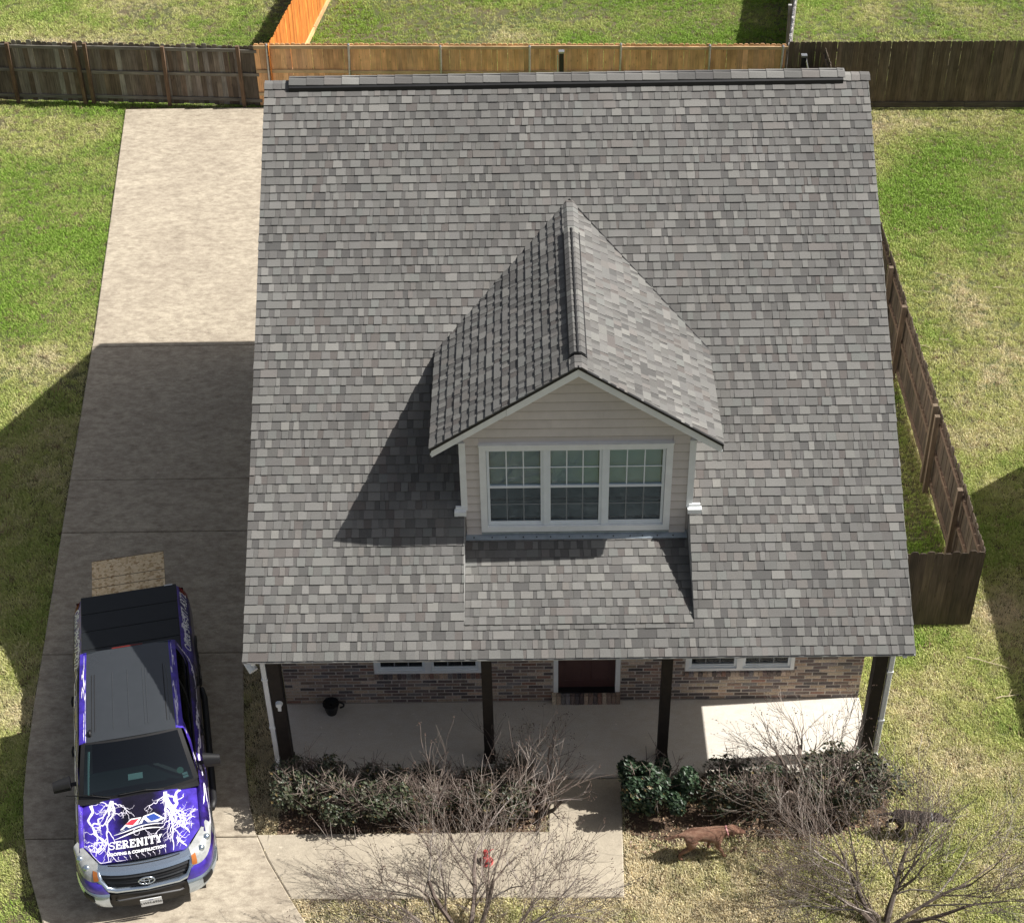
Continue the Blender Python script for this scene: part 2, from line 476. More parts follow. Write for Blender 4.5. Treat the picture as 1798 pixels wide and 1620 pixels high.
# --- windows
def window(x0, x1, z0, z1, y, cols=3, rows=2, trim='vinyl', screen=True, fw=.045, slat_open=.0, parent=None, blind_drop=0.0):
    fr = MB()
    for lo, hi in (((x0, z0), (x0+fw, z1)), ((x1-fw, z0), (x1, z1)), ((x0+fw, z0), (x1-fw, z0+fw)), ((x0+fw, z1-fw), (x1-fw, z1))):
        fr.box((lo[0], y-.01, lo[1]), (hi[0], y+.07, hi[1]))
    win = fr.build('window', trim, house)
    zm = (z0+z1)/2; a0, a1 = x0+fw, x1-fw
    B((a0, y+.002, zm-.018), (a1, y+.045, zm+.018)).build('meeting_rail', trim, win)
    B((a0, y+.005, z0+fw), (a1, y+.035, z0+fw+.03)).build('bottom_rail', trim, win)
    for (b0, b1, yy) in ((zm+.018, z1-fw, y+.03), (z0+fw+.03, zm-.018, y+.018)):
        B((a0, yy, b0), (a1, yy+.006, b1)).build('pane', 'glass', win)
        m = MB()
        for c in range(1, cols):
            xx = a0+(a1-a0)*c/cols; m.box((xx-.009, yy-.006, b0), (xx+.009, yy-.001, b1))
        for r in range(1, rows):
            zz = b0+(b1-b0)*r/rows; m.box((a0, yy-.0065, zz-.009), (a1, yy-.0015, zz+.009))
        m.build('muntin', 'vinyl', win)
    if screen:
        B((a0, y+.004, z0+fw+.03), (a1, y+.006, zm-.018)).build('insect_screen', 'screen', win)
    bl = MB(); zz = z0+fw+.01+blind_drop
    while zz < z1-fw-.02:
        bl.hexa([(a0+.01, y+.105, zz), (a1-.01, y+.105, zz), (a1-.01, y+.13, zz+.020-slat_open), (a0+.01, y+.13, zz+.020-slat_open),
                 (a0+.01, y+.105, zz+.002), (a1-.01, y+.105, zz+.002), (a1-.01, y+.13, zz+.022-slat_open), (a0+.01, y+.13, zz+.022-slat_open)])
        zz += .024
    bl.build('blind', 'blind', win)
    B((x0, y+.2, z0), (x1, y+.21, z1)).build('room_dark', 'dark', win)
    return win
for (x0, x1, z0, z1) in WINS:
    t = MB(); w = .06
    for lo, hi in (((x0, z0), (x0+w, z1)), ((x1-w, z0), (x1, z1)), ((x0+w, z0), (x1-w, z0+w*.8)), ((x0+w, z1-w), (x1-w, z1)), (((x0+x1)/2-.05, z0+w*.8), ((x0+x1)/2+.05, z1-w))):
        t.box((lo[0], -.005, lo[1]), (hi[0], .09, hi[1]))
    t.build('window_trim', 'white', house)
    xm = (x0+x1)/2
    window(x0+w, xm-.05, z0+w*.8, z1-w, .03, blind_drop=.25)
    window(xm+.05, x1-w, z0+w*.8, z1-w, .03, blind_drop=.18)
# --- door
x0, x1, z0, z1 = DOOR
t = MB()
for lo, hi in (((x0, z0), (x0+.075, z1)), ((x1-.075, z0), (x1, z1)), ((x0+.075, z1-.075), (x1-.075, z1))):
    t.box((lo[0], -.004, lo[1]), (hi[0], .13, hi[1]))
t.build('door_frame', 'white', house)
door = B((x0+.076, .10, z0), (x1-.076, .145, z1-.076)).build('door', 'door', house)
for cx in (x0+.33, x1-.33):
    for (a, b) in ((.18, .75), (.9, 1.6), (1.72, 1.92)):
        f = MB(); w = .16
        f.hexa([(cx-w, .0995, z0+a), (cx+w, .0995, z0+a), (cx+w, .0995, z0+b), (cx-w, .0995, z0+b), (cx-w+.03, .085, z0+a+.03), (cx+w-.03, .085, z0+a+.03), (cx+w-.03, .085, z0+b-.03), (cx-w+.03, .085, z0+b-.03)], skip=(0,))
        f.build('door_panel', 'door', door)
B((x0+.075, -.02, z0-.003), (x1-.075, .145, z0+.02)).build('threshold', 'black', door)
MB().tube([(x1-.16, .10, 1.13), (x1-.16, .05, 1.13), (x1-.22, .045, 1.13)], .014, 8).build('handle', 'galv', door)
B((x0+.076, .2, z0), (x1-.076, .22, z1)).build('hall_dark', 'dark', door)

# --- roof decks (shingles lie on them)
SL = math.hypot(1, PT)
UA, UB, UN = Vector((1, 0, 0)), Vector((0, 1/SL, PT/SL)), Vector((0, -PT/SL, 1/SL))
def slope_pt(x, y, off=0): return Vector((x, y, roof_z(y)))+UN*off
deck = MB()
def deck_rect(x0, x1, y0, y1, th=.12, top=-.004):
    q = [slope_pt(x0, y0, top-th), slope_pt(x1, y0, top-th), slope_pt(x1, y1, top-th), slope_pt(x0, y1, top-th),
         slope_pt(x0, y0, top), slope_pt(x1, y0, top), slope_pt(x1, y1, top), slope_pt(x0, y1, top)]
    deck.hexa(q)
deck_rect(HX0+.02, DX0-.02, EY+.02, RY); deck_rect(DX1+.02, HX1-.02, EY+.02, RY)
deck_rect(DX0-.02, DX1+.02, EY+.02, RCY); deck_rect(DX0-.02, DX1+.02, .10, RY)
roof = deck.build('roof', 'deck', house)
bk = MB()
bk.hexa([(HX0+.02, RY, RZ-.16), (HX1-.02, RY, RZ-.16), (HX1-.02, BY, BZ-.16), (HX0+.02, BY, BZ-.16), (HX0+.02, RY, RZ), (HX1-.02, RY, RZ), (HX1-.02, BY, BZ), (HX0+.02, BY, BZ)], (.2, .2, .2))
bk.build('back_slope', 'shingle', roof, tint=True)
# fascia, drip edge, rake boards
B((HX0+.03, EY+.16, EZ-.13), (HX1-.03, EY+.185, EZ-.01)).build('fascia', 'white', roof)
B((HX0, EY-.012, EZ-.030), (HX1, EY+.03, EZ-.012)).build('drip_edge', 'greytrim', roof)
for x0, x1 in ((HX0, HX0+.03), (HX1-.03, HX1)):
    r = MB()
    a, b = slope_pt(x0, EY+.03, -.16), slope_pt(x0, RY, -.16); c, d = slope_pt(x0, RY, -.006), slope_pt(x0, EY+.03, -.006)
    r.prism([(a.y, a.z), (b.y, b.z), (c.y, c.z), (d.y, d.z)], 0, x0, x1); r.build('rake_board', 'greytrim', roof)
# apron roof in the recess below the dormer
AS = (RCZ1-RCZ0)/(0-RCY); AL = math.hypot(1, AS)
VB, VN = Vector((0, 1/AL, AS/AL)), Vector((0, -AS/AL, 1/AL))
ap = MB(); ap.hexa([(DX0+.002, RCY, RCZ0-.12), (DX1-.002, RCY, RCZ0-.12), (DX1-.002, .0, RCZ1-.12), (DX0+.002, .0, RCZ1-.12), (DX0+.002, RCY, RCZ0-.006), (DX1-.002, RCY, RCZ0-.006), (DX1-.002, .0, RCZ1-.006), (DX0+.002, .0, RCZ1-.006)])
apron = ap.build('apron_roof', 'deck', house)
for x0, x1 in ((DX0-.02, DX0), (DX1, DX1+.02)):
    c = MB(); c.prism([(RCY, RCZ0-.1), (-.002, RCZ1-.1), (-.002, roof_z(0)-.002), (RCY, RCZ0-.002)], 0, x0, x1)
    c.build('cheek_flashing', 'greytrim', apron)

# --- shingles: each tab a thin wedge lapped over the course below
GHI = [((.132, .133, .130), 5), ((.150, .151, .147), 6), ((.168, .169, .163), 4), ((.192, .192, .184), 1.4), ((.150, .144, .138), 1.8), ((.150, .156, .151), 1.5)]
GLO = [((.088, .088, .087), 3), ((.102, .101, .099), 5), ((.118, .117, .114), 5), ((.110, .102, .098), 2), ((.134, .133, .129), 4)]
def grey(hi=None):
    G = GHI if hi or (hi is None and random.random() < .6) else GLO
    c = random.choices([t for t, w in G], [w for t, w in G])[0]
    return jit((c[0]*1.02, c[1]*.995, c[2]*.97), .06)
EXP = .1435
def tab(mb, O, A, Bv, N, a0, a1, b0, ln, th, tint, skew=0.0):
    j = random.uniform(-.003, .003)
    def P(a, b, h): return O+A*a+Bv*b+N*h
    g = .0016
    p = [P(a0+g, b0+j, .000), P(a1-g, b0+j, .000), P(a1-g, b0+ln, -.003), P(a0+g, b0+ln, -.003),
         P(a0+g-skew, b0+j, th), P(a1-g+skew, b0+j, th), P(a1-g, b0+ln, .001), P(a0+g, b0+ln, .001)]
    mb.hexa(p, tint, skip=(0, 4))
def shingle_field(O, A, Bv, N, spans, length, parent, single, name='shingle'):
    """spans(b) gives the (start, end) runs of a course; the first `single` courses become objects"""
    rest = MB(); made = 0
    k = 0
    while k*EXP < length-.02:
        b0 = k*EXP; ln = min(EXP+.03, length-b0)
        for (s, e, *mx) in spans(b0):
            ln = min(EXP+.03, length-b0, mx[0] if mx else 9)
            a = s; hi = random.random() < .5
            pass
            while a < e-.005:
                w = random.choice((.07, .085, .10, .115, .13, .15, .18))*random.uniform(.85, 1.15)
                if random.random() < .10: w *= 1.9
                if e-(a+w) < .06: w = e-a
                w = min(w, e-a)
                if not hi: w *= .8
                w = min(w, e-a)
                t = grey(hi)
                th = (.0225 if hi else .0155)+random.uniform(-.0015, .0015)
                mb = MB() if made < single else rest
                tab(mb, O, A, Bv, N, a, a+w, b0, ln, th, t, random.uniform(-.004, .008) if hi else 0)
                if mb is not rest:
                    mb.build(name, 'shingle', parent, tint=True); made += 1
                a += w; hi = (not hi) if random.random() < .9 else hi
        k += 1
    tag(rest.build('shingles', 'shingle', parent, tint=True), kind='stuff')
bR0 = (RCY-EY)*SL; bR1 = (0.10-EY)*SL
def main_spans(b):
    if bR0-.03 < b < bR1-.0: return [(HX0, DX0), (DX1, HX1)]
    if b < bR0 < b+EXP+.03: return [(HX0, DX0), (DX0, DX1, bR0-b), (DX1, HX1)]
    return [(HX0, HX1)]
shingle_field(Vector((0, EY, EZ)), UA, UB, UN, main_spans, (RY-EY)*SL-.04, roof, 300)
shingle_field(Vector((0, RCY, RCZ0+.002)), UA, VB, VN, lambda b: [(DX0+.004, DX1-.004)], -RCY*AL-.02, apron, 0)

# --- ridge: vent with cap shingles
rv = MB()
vx0, vx1 = -3.84, 5.24
rv.prism([(RY-.165, RZ-.112), (RY, RZ+.0), (RY+.165, RZ-.10), (RY+.165, RZ-.02), (RY, RZ+.082), (RY-.165, RZ-.030)], 0, vx0, vx1)
rv.build('ridge_vent', 'black', roof)
def ridge_caps(x0, x1, lift, wid, axis=0, C=(RY, RZ), pitch=(PT, .55), step=.145, parent=roof):
    x = x0
    while x < x1-.01:
        e = min(x+step, x1); l = wid; t = grey()
        if random.random() < .3: t = tuple(c*1.15 for c in t)
        a = lift+.010; b = lift+.002
        mb = MB()
        pr = lambda h, th: [(C[0]-l, C[1]-l*pitch[0]+h), (C[0]-.05, C[1]-.05*pitch[0]+h+.006), (C[0]+.05, C[1]-.05*pitch[1]+h+.006), (C[0]+l, C[1]-l*pitch[1]+h), (C[0]+l, C[1]-l*pitch[1]+h-th), (C[0]+.05, C[1]-.05*pitch[1]+h-th), (C[0]-.05, C[1]-.05*pitch[0]+h-th), (C[0]-l, C[1]-l*pitch[0]+h-th)]
        p0, p1 = pr(a, .014), pr(b, .008)
        n = len(p0)
        def pt(q, s): return (s, q[0], q[1]) if axis == 0 else (q[0], s, q[1])
        i0 = 0
        mb.v = [pt(q, x) for q in p0]+[pt(q, e+.03) for q in p1]
        mb.f = [tuple(range(n))[::-1], tuple(range(n, 2*n))]+[(k, (k+1) % n, n+(k+1) % n, n+k) for k in range(n)]
        mb.t = [t]*len(mb.f)
        mb.build('ridge_cap', 'shingle', parent, tint=True)
        x = e
ridge_caps(HX0, vx0, .022, .13); ridge_caps(vx1, HX1, .022, .13)
ridge_caps(vx0, vx1, .092, .135, step=.29)

# --- dormer
HP = (DRZ-DEZ)/((DE1-DE0)/2)
dl = (DE1-DE0)/2
DL = math.hypot(1, HP)
def valley_y(z): return (z-EZ)/PT+EY
dw = MB()
zt = lambda x: DRZ-abs(x-DXM)*HP-.17
xw0, xw1, zw0, zw1 = -.72, 2.14, 3.85, 5.53
dw.prism([(DX0, RCZ1-.1), (xw0+.05, RCZ1-.1), (xw0+.05, zw1-.05), (xw0+.05, zt(xw0)), (DX0, zt(DX0))], 1, .014, .12)
dw.prism([(xw1-.05, RCZ1-.1), (DX1, RCZ1-.1), (DX1, zt(DX1)), (xw1-.05, zt(xw1))], 1, .014, .12)
dw.prism([(xw0+.05, zw1-.05), (xw1-.05, zw1-.05), (xw1-.05, zt(xw1)), (DXM, zt(DXM)), (xw0+.05, zt(xw0))], 1, .014, .12)
dw.box((xw0+.05, .014, RCZ1-.1), (xw1-.05, .12, zw0+.05))
dormer_wall = dw.build('dormer_wall', 'siding', house)
for x0, x1 in ((DX0, DX0+.1), (DX1-.1, DX1)):
    MB().prism([(.121, roof_z(.121)-.05), (valley_y(DEZ), DEZ-.08), (.121, DEZ-.08)], 0, x0, x1).build('cheek_wall', 'siding', dormer_wall)
zc = RCZ1+.02; rowh = .158; k = 0
while zc < DRZ-.3:
    z1 = min(zc+rowh+.012, DRZ-.22)
    def lim(z): return min(DX1-DXM, (DRZ-.18-z)/HP-.01)
    runs = []
    h0, h1 = lim(zc), lim(z1)
    if h1 < .04: h1 = .02
    L0, L1, R0, R1 = DXM-h0, DXM-h1, DXM+h0, DXM+h1
    L0 += .045 if h0 > 1.6 else 0; R0 -= .045 if h0 > 1.6 else 0
    L1 = max(L1, L0) if h1 > 1.6 else L1; R1 = min(R1, R0) if h1 > 1.6 else R1
    if zc < zw1+.01 and z1 > zw0-.01:
        if z1 > zw1+.04 and zc < zw1:
            runs = [(L0, L1, xw0, xw0), (xw1, xw1, R0, R1)]
        else: runs = [(L0, L1, xw0, xw0), (xw1, xw1, R0, R1)]
    else:
        cut = {1: .9, 11: -.35, 13: .35, 14: 1.1}.get(k)
        runs = [(L0, L1, R0, R1)] if cut is None or not (L1 < cut < R1) else [(L0, L1, cut-.001, cut-.001), (cut+.001, cut+.001, R0, R1)]
    for (a0, a1, b0, b1) in runs:
        mb = MB(); e = .011; kt = jit((.64, .585, .55), .03); lap_shade = (.30, .26, .23)  # dark lower strip paints the shade line of each lap into the board colour
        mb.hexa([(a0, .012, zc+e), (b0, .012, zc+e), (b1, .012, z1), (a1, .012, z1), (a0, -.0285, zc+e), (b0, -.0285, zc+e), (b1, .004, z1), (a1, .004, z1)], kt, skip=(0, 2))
        mb.hexa([(a0, .012, zc), (b0, .012, zc), (b0, .012, zc+e), (a0, .012, zc+e), (a0, -.024, zc), (b0, -.024, zc), (b0, -.0285, zc+e), (a0, -.0285, zc+e)], lap_shade, skip=(0, 4))
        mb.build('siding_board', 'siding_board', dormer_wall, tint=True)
    zc += rowh; k += 1
# fill above the window between the trim head and the next full course
# corner boards, window trim, windows
for x0, x1 in ((DX0-.045, DX0+.05), (DX1-.05, DX1+.045)):
    B((x0, -.044, roof_z(0)-.0), (x1, .04, DEZ-.12)).build('corner_board', 'white', dormer_wall)
for x0, x1 in ((DX0-.15, DX0+.03), (DX1-.03, DX1+.18)):
    f = MB(); f.box((x0, -.12, roof_z(-.1)+.0), (x1, -.03, roof_z(-.03)+.035)); f.box((x0+.02, -.06, roof_z(-.03)+.0355), (x1-.02, -.02, roof_z(-.03)+.09))
    f.build('kickout_flashing', 'white', dormer_wall)
tr = MB()
for lo, hi in (((xw0, zw0), (xw0+.10, zw1)), ((xw1-.10, zw0), (xw1, zw1)), ((xw0+.10, zw1-.085), (xw1-.10, zw1)), ((xw0+.10, zw0), (xw1-.10, zw0+.10))):
    tr.box((lo[0], -.052, lo[1]), (hi[0], .08, hi[1]))
tr.box((xw0-.01, -.065, zw1+.0005), (xw1+.01, .05, zw1+.018))
tr.build('window_trim', 'white', house)
ux = [(-.615, .225), (.275, 1.115), (1.165, 2.035)]
ux = [(xw0+.105, .225), (.295, 1.10), (1.17, xw1-.105)]
for i, (a, b) in enumerate(ux):
    window(a, b, zw0+.105, zw1-.09, .0, slat_open=(.006 if i == 0 else -.003), fw=.04)
for a, b in ((.226, .294), (1.101, 1.169)):
    B((a, -.025, zw0+.105), (b, .08, zw1-.09)).build('window_mullion', 'vinyl', house)
# base flashing with its fixings
fl = MB(); fl.prism([(-.11, RCZ1-.11*AS+.018), (-.004, RCZ1+.02), (-.004, RCZ1+.055), (-.014, RCZ1+.055), (-.02, RCZ1+.032), (-.11, RCZ1-.11*AS+.026)], 0, DX0+.01, DX1-.01)
flash = fl.build('base_flashing', 'flash', house)
for i in range(14):
    xx = DX0+.15+i*.235+random.uniform(-.04, .04)
    MB().tube([(xx, -.07, RCZ1-.07*AS+.02), (xx, -.072, RCZ1-.07*AS+.036)], [.016, .010], 6).build('nail_head', 'black', flash)
# dormer roof deck, soffit, fascia
dd = MB()
for s in (-1, 1):
    ex = DE0 if s < 0 else DE1
    yb_e, yb_r = valley_y(DEZ)+.6, valley_y(DRZ)+.3
    q = lambda x, y, z: (x, y, z)
    i0 = [(ex, -DOV+.02, DEZ-.01), (DXM, -DOV+.02, DRZ-.01), (DXM, yb_r, DRZ-.01), (ex, yb_e, DEZ-.01)]
    lo = [(a, b, c-.09) for a, b, c in i0]
    dd.hexa(lo+i0)
dormer_roof = dd.build('dormer_roof', 'deck', house)
def rake_piece(xa, xb, drop0, drop1, y0, y1, mat, name):
    f = lambda x: DRZ-abs(x-DXM)*HP
    p = MB().prism([(xa, f(xa)-drop1), (xb, f(xb)-drop1), (xb, f(xb)-drop0), (xa, f(xa)-drop0)], 1, y0, y1)
    return p.build(name, mat, dormer_roof)
rake_piece(DE0+.02, -.30, .035, .165, -DOV, -DOV+.025, 'white', 'fascia_board')
rake_piece(-.30+.004, DXM, .035, .175, -DOV-.004, -DOV+.025, 'white', 'fascia_board')
rake_piece(DXM+.001, DE1-.02, .035, .170, -DOV, -DOV+.025, 'white', 'fascia_board')
for xa, xb in ((DE0, DXM), (DXM+.001, DE1)):
    rake_piece(xa, xb, -.010, .034, -DOV-.022, -DOV+.02, 'black', 'drip_edge')
    rake_piece(xa+.03*(xa == DE0), xb-.03*(xb == DE1), .166, .18, -DOV+.026, .0, 'white', 'soffit')
for x0, x1, xs in ((DE0, DE0+.025, DX0), (DE1-.025, DE1, DX1)):
    B((x0, -DOV+.026, DEZ-.15), (x1, valley_y(DEZ)+.1, DEZ-.02)).build('eave_board', 'white', dormer_roof)
    a, b = sorted((xs, x0+.0125)); B((a+.001, .0, DEZ-.16), (b, valley_y(DEZ)-.05, DEZ-.151)).build('soffit', 'white', dormer_roof)
SDL = dl*DL
for s in (-1, 1):
    if s < 0:
        O = Vector((DE0, 0, DEZ)); Bv = Vector((1/DL, 0, HP/DL)); N = Vector((-HP/DL, 0, 1/DL)); A = Vector((0, -1, 0))
        sp = lambda b: [(-(valley_y(DEZ+b*HP/DL)+.16), DOV+.018)]
    else:
        O = Vector((DE1, 0, DEZ)); Bv = Vector((-1/DL, 0, HP/DL)); N = Vector((HP/DL, 0, 1/DL)); A = Vector((0, 1, 0))
        sp = lambda b: [(-DOV-.018, valley_y(DEZ+b*HP/DL)+.16)]
    shingle_field(O, A, Bv, N, sp, SDL-.06, dormer_roof, 0)
# valley metal on the sunny side, dark line of the cut shingles
for s, ex in ((-1, DE0), (1, DE1)):
    v = MB(); a = Vector((ex, valley_y(DEZ)-.02, DEZ)); b = Vector((DXM, valley_y(DRZ), DRZ))
    v.tube([a+UN*(.004 if s < 0 else .016), b+UN*(.004 if s < 0 else .016)], .012, 5); v.build('valley_line', 'black', dormer_roof)
# dormer ridge caps and vent
dv = MB(); y0v, y1v = -.02, valley_y(DRZ)-.95
dv.prism([(DXM-.135, DRZ-.135*HP+.0), (DXM, DRZ+.02), (DXM+.135, DRZ-.135*HP+.0), (DXM+.135, DRZ-.135*HP+.046), (DXM, DRZ+.062), (DXM-.135, DRZ-.135*HP+.046)], 1, y0v, y1v)
dv.build('ridge_vent', 'black', dormer_roof)
ridge_caps(-DOV-.02, y0v, .020, .13, 1, (DXM, DRZ), (HP, HP), .13, dormer_roof)
ridge_caps(y0v+.012, y1v, .066, .115, 1, (DXM, DRZ), (HP, HP), .145, dormer_roof)
ridge_caps(y1v, valley_y(DRZ)+.12, .020, .13, 1, (DXM, DRZ), (HP, HP), .145, dormer_roof)
# --- downspouts
def downspout(x, s):
    d = MB(); y = -1.30
    d.box((x-.04, y-.05, .12), (x+.04, y+.03, 2.62))
    o = d.build('downspout', 'white', house); bevel(o, .01)
    e = MB(); e.tube([(x, y-.01, 2.60), (x+s*.02, y-.10, 2.74), (x+s*.03, EY+.12, 2.86), (x+s*.03, EY+.12, 2.94)], .048, 6); e.build('elbow', 'white', o)
    e = MB(); e.tube([(x, y-.01, .16), (x, y-.06, .06), (x-s*.02, y-.20, -.03)], .05, 6); e.build('elbow', 'white', o)
    for z in (.9, 2.0): B((x-.05, y-.056, z), (x+.05, y+.034, z+.03)).build('strap', 'white', o)
downspout(-4.10, -1); downspout(5.52, 1)
# white fitting on the left corner post
wf = MB(); wf.tube([(-3.93, -1.36, 1.5), (-3.93, -1.42, 1.5)], [.06, .045], 10); wf.box((-3.955, -1.40, 1.36), (-3.905, -1.362, 1.46)); wf.build('lamp_fitting', 'white', house)
wc = MB(); wc.tube([(-4.28, -1.50, 2.60), (-4.18, -1.62, 2.50)], [.075, .075], 10); wc.tube([(-4.24, -1.55, 2.62), (-4.15, -1.5, 2.75), (-4.12, -1.5, 2.9)], .03, 6)
wc.build('camera_housing', 'white', house)

# ------------------------------------------------------------------ fences
def picket_mesh(name, w, h, t, mat, ear=.03):
    mb = MB().prism([(-w/2, 0), (w/2, 0), (w/2, h-ear), (w/2-ear, h), (-w/2+ear, h), (-w/2, h-ear)], 1, -t/2, t/2)
    me = mb.mesh(name); me.materials.append(M[mat]); return me
def box_mesh(name, lo, hi, mat):
    me = MB().box(lo, hi).mesh(name); me.materials.append(M[mat] if isinstance(mat, str) else mat); return me
def child(name, me, par, loc=(0, 0, 0), rot=(0, 0, 0), col=None):
    """object in the parent's own space, sharing mesh data"""
    o = bpy.data.objects.new(name, me); COL.objects.link(o); o.parent = par
    o.location = loc; o.rotation_euler = rot
    if col: o.color = (*col, 1)
    return o
OLD = [(.155, .130, .104), (.18, .152, .122), (.13, .106, .082), (.22, .195, .165), (.15, .115, .083), (.25, .23, .205)]
NEW = [(.76, .45, .22), (.80, .48, .24), (.70, .40, .19), (.78, .46, .23), (.73, .44, .235)]
DRK = [(.118, .090, .060), (.105, .080, .053), (.13, .10, .067), (.115, .092, .065), (.145, .112, .077)]
SID = [(.102, .078, .056), (.09, .069, .05), (.115, .09, .065), (.08, .062, .046)]
ORG = [(.62, .20, .035), (.68, .235, .045), (.58, .18, .03), (.66, .22, .04)]
GRY = [(.50, .49, .46), (.56, .54, .52), (.46, .44, .42)]
def fence(label, p0, p1, h, tones, mat, side=-1, rails=(), rail_tone=None, posts=(), post_tone=None, pw=.138, pitch=.1405, z0=GZ+.03, jitter=.02, dhs=1, rail_sz=(.038, .085), post_w=.045, post_h=None, lean=.0, kick=None, rail_mat=None, post_mat=None, post_round=False, rail_side=None):
    d = Vector((p1[0]-p0[0], p1[1]-p0[1])); L = d.length
    f = thing('wooden_fence', label, 'fence', (p0[0], p0[1], z0), math.atan2(d.y, d.x))
    ms = [picket_mesh('picket', pw*k, h+dh, .016, mat) for k, dh in ((1, 0), (.99, .015*dhs), (1.005, -.02*dhs), (.995, .03*dhs))]
    n = int(L/pitch+.6)
    for i in range(n):
        child('picket', random.choice(ms), f, ((i+.5)*pitch, random.uniform(-.003, .003), random.uniform(-jitter, jitter)), (random.uniform(-.006, .006)+lean, random.uniform(-.0035, .0035), 0), jit(random.choice(tones), .2))
    rs = side if rail_side is None else rail_side
    pp = sorted(posts) if posts else [0, L]
    ends = [0]+[q for q in pp if .2 < q < L-.2]+[L]
    for zr in rails:
        for a, b in zip(ends[:-1], ends[1:]):
            y = rs*(.010+rail_sz[0]/2)
            me = box_mesh('rail', (-rail_sz[0]/2, -rail_sz[1]/2, 0), (rail_sz[0]/2, rail_sz[1]/2, b-a-.01), rail_mat or mat)
            child('rail', me, f, (a+.005, y, zr+random.uniform(-.02, .02)), (0, math.pi/2, 0), jit(rail_tone or tones[0], .12))
    # rails lie on their edge: swap so that the tall side stands up
    for o in f.children:
        if o.name.startswith('rail'): o.rotation_euler = (math.pi/2, 0, math.pi/2); 
    for q in posts:
        hh = (post_h or h)+random.uniform(-.03, .05)
        y = rs*(.014+rail_sz[0]+post_w)
        if post_round:
            mb = MB().tube([(0, 0, -.05), (0, 0, hh)], post_w, 10); mb.tube([(0, 0, hh), (0, 0, hh+.035)], [post_w*1.25, post_w*.6], 10); me = mb.mesh('post', smooth=False); me.materials.append(M[post_mat or mat])
        else: me = box_mesh('post', (-post_w, -post_w, -.05), (post_w, post_w, hh), post_mat or mat)
        child('post', me, f, (q, y, 0), (random.uniform(-.02, .02), random.uniform(-.03, .03), 0), jit(post_tone or tones[0], .15))
    if kick:
        a = 0
        while a < L:
            b = min(a+2.4, L)
            me = box_mesh('kick_board', (-.02, -.075, 0), (.02, .075, b-a-.01), mat)
            child('kick_board', me, f, (a+.005, side*.032, .06+random.uniform(-.012, .012)), (math.pi/2, 0, math.pi/2), jit(kick, .15)); a = b
    return f
# back boundary: three stretches
fence('weathered grey-brown board fence with rails and brown posts behind the driveway end', (-17.5, 22.72), (-7.06, 21.87), 1.72, OLD, 'fence_old', -1, (.16, .90, 1.58), (.19, .175, .15),
      (1.3, 3.68, 5.57, 5.80, 7.92, 9.98), (.15, .095, .058), jitter=.02)
fence('new honey-coloured cedar fence with galvanised posts behind the house ridge', (-7.13, 21.86), (6.95, 21.32), 1.80, NEW, 'fence_new', -1, (.35, 1.0, 1.70), (.58, .42, .24),
      (.32, 2.49, 4.96, 7.31, 9.71, 12.08, 13.93), (.5, .5, .5), jitter=.004, dhs=.3, post_w=.03, post_h=1.78, post_mat='galv', post_round=True)
fence('dark brown stained board fence with kick board right of the house ridge', (6.97, 21.31), (19.5, 21.02), 1.86, DRK, 'fence_old', -1, (.5, 1.1, 1.6), DRK[0], (), None, jitter=.004, dhs=.25, kick=(.10, .085, .066), rail_side=1)
fence('bright orange stained cedar fence running away from the back fence', (-6.72, 21.75), (-5.2, 34.0), 1.80, ORG, 'fence_new', -1, (.3, 1.5), ORG[0], (), None, jitter=.005, rail_side=1, kick=(.72, .45, .22))
fence('pale grey weathered fence seen end-on behind the dark board fence', (7.02, 21.42), (9.9, 37.0), 1.78, GRY, 'fence_old', 1, (.25, .95, 1.66), (.66, .65, .63), (2.4, 4.8, 7.2, 9.6, 12.0), (.4, .39, .37), rail_side=1)
# side boundary on the right: pickets outside, rails and posts inside
fence('brown side yard fence with leaning posts along the right of the house', (7.74, 1.80), (7.90, 21.2), 1.74, SID, 'fence_old', 1, (.18, .88, 1.55), (.17, .12, .085),
      (1.60, 3.62, 3.92, 7.3, 8.75, 11.2, 13.6, 16.0), (.15, .112, .078), jitter=.02, pitch=.146, post_h=1.80)
fence('short dark brown fence panel closing the side yard beside the porch', (5.50, 1.78), (7.74, 1.78), 1.72, [tuple(c*.72 for c in q) for q in SID], 'fence_old', 1, (.3, 1.5), SID[0], (), None, jitter=.012, rail_side=1)
# stray posts in front of the back fence
def stray(name, label, x, y, h, brace):
    t = thing(name, label, 'post', (x, y, GZ))
    child('post_shaft', box_mesh('post_shaft', (-.06, -.06, 0), (.06, .06, h), 'black'), t)
    child('post_cap', box_mesh('post_cap', (-.075, -.07, h), (.075, .07, h+.05), 'galv'), t)
    if brace:
        mb = MB().tube([(.05, -.03, h-.05), (.36, -.35, h-1.25)], .022, 6); me = mb.mesh('brace'); me.materials.append(M['galv']); child('brace', me, t)
    else:
        mb = MB().tube([(-.09, -.05, .1), (-.10, -.05, h-.05)], .022, 6); me = mb.mesh('pipe'); me.materials.append(M['galv']); child('pipe', me, t)
stray('gate_post', 'black post with a diagonal brace in front of the dark back fence', 7.30, 20.8, 1.72, True)
stray('gate_post', 'black post beside a pale pipe in front of the honey cedar fence', 1.02, 21.25, 1.72, False)

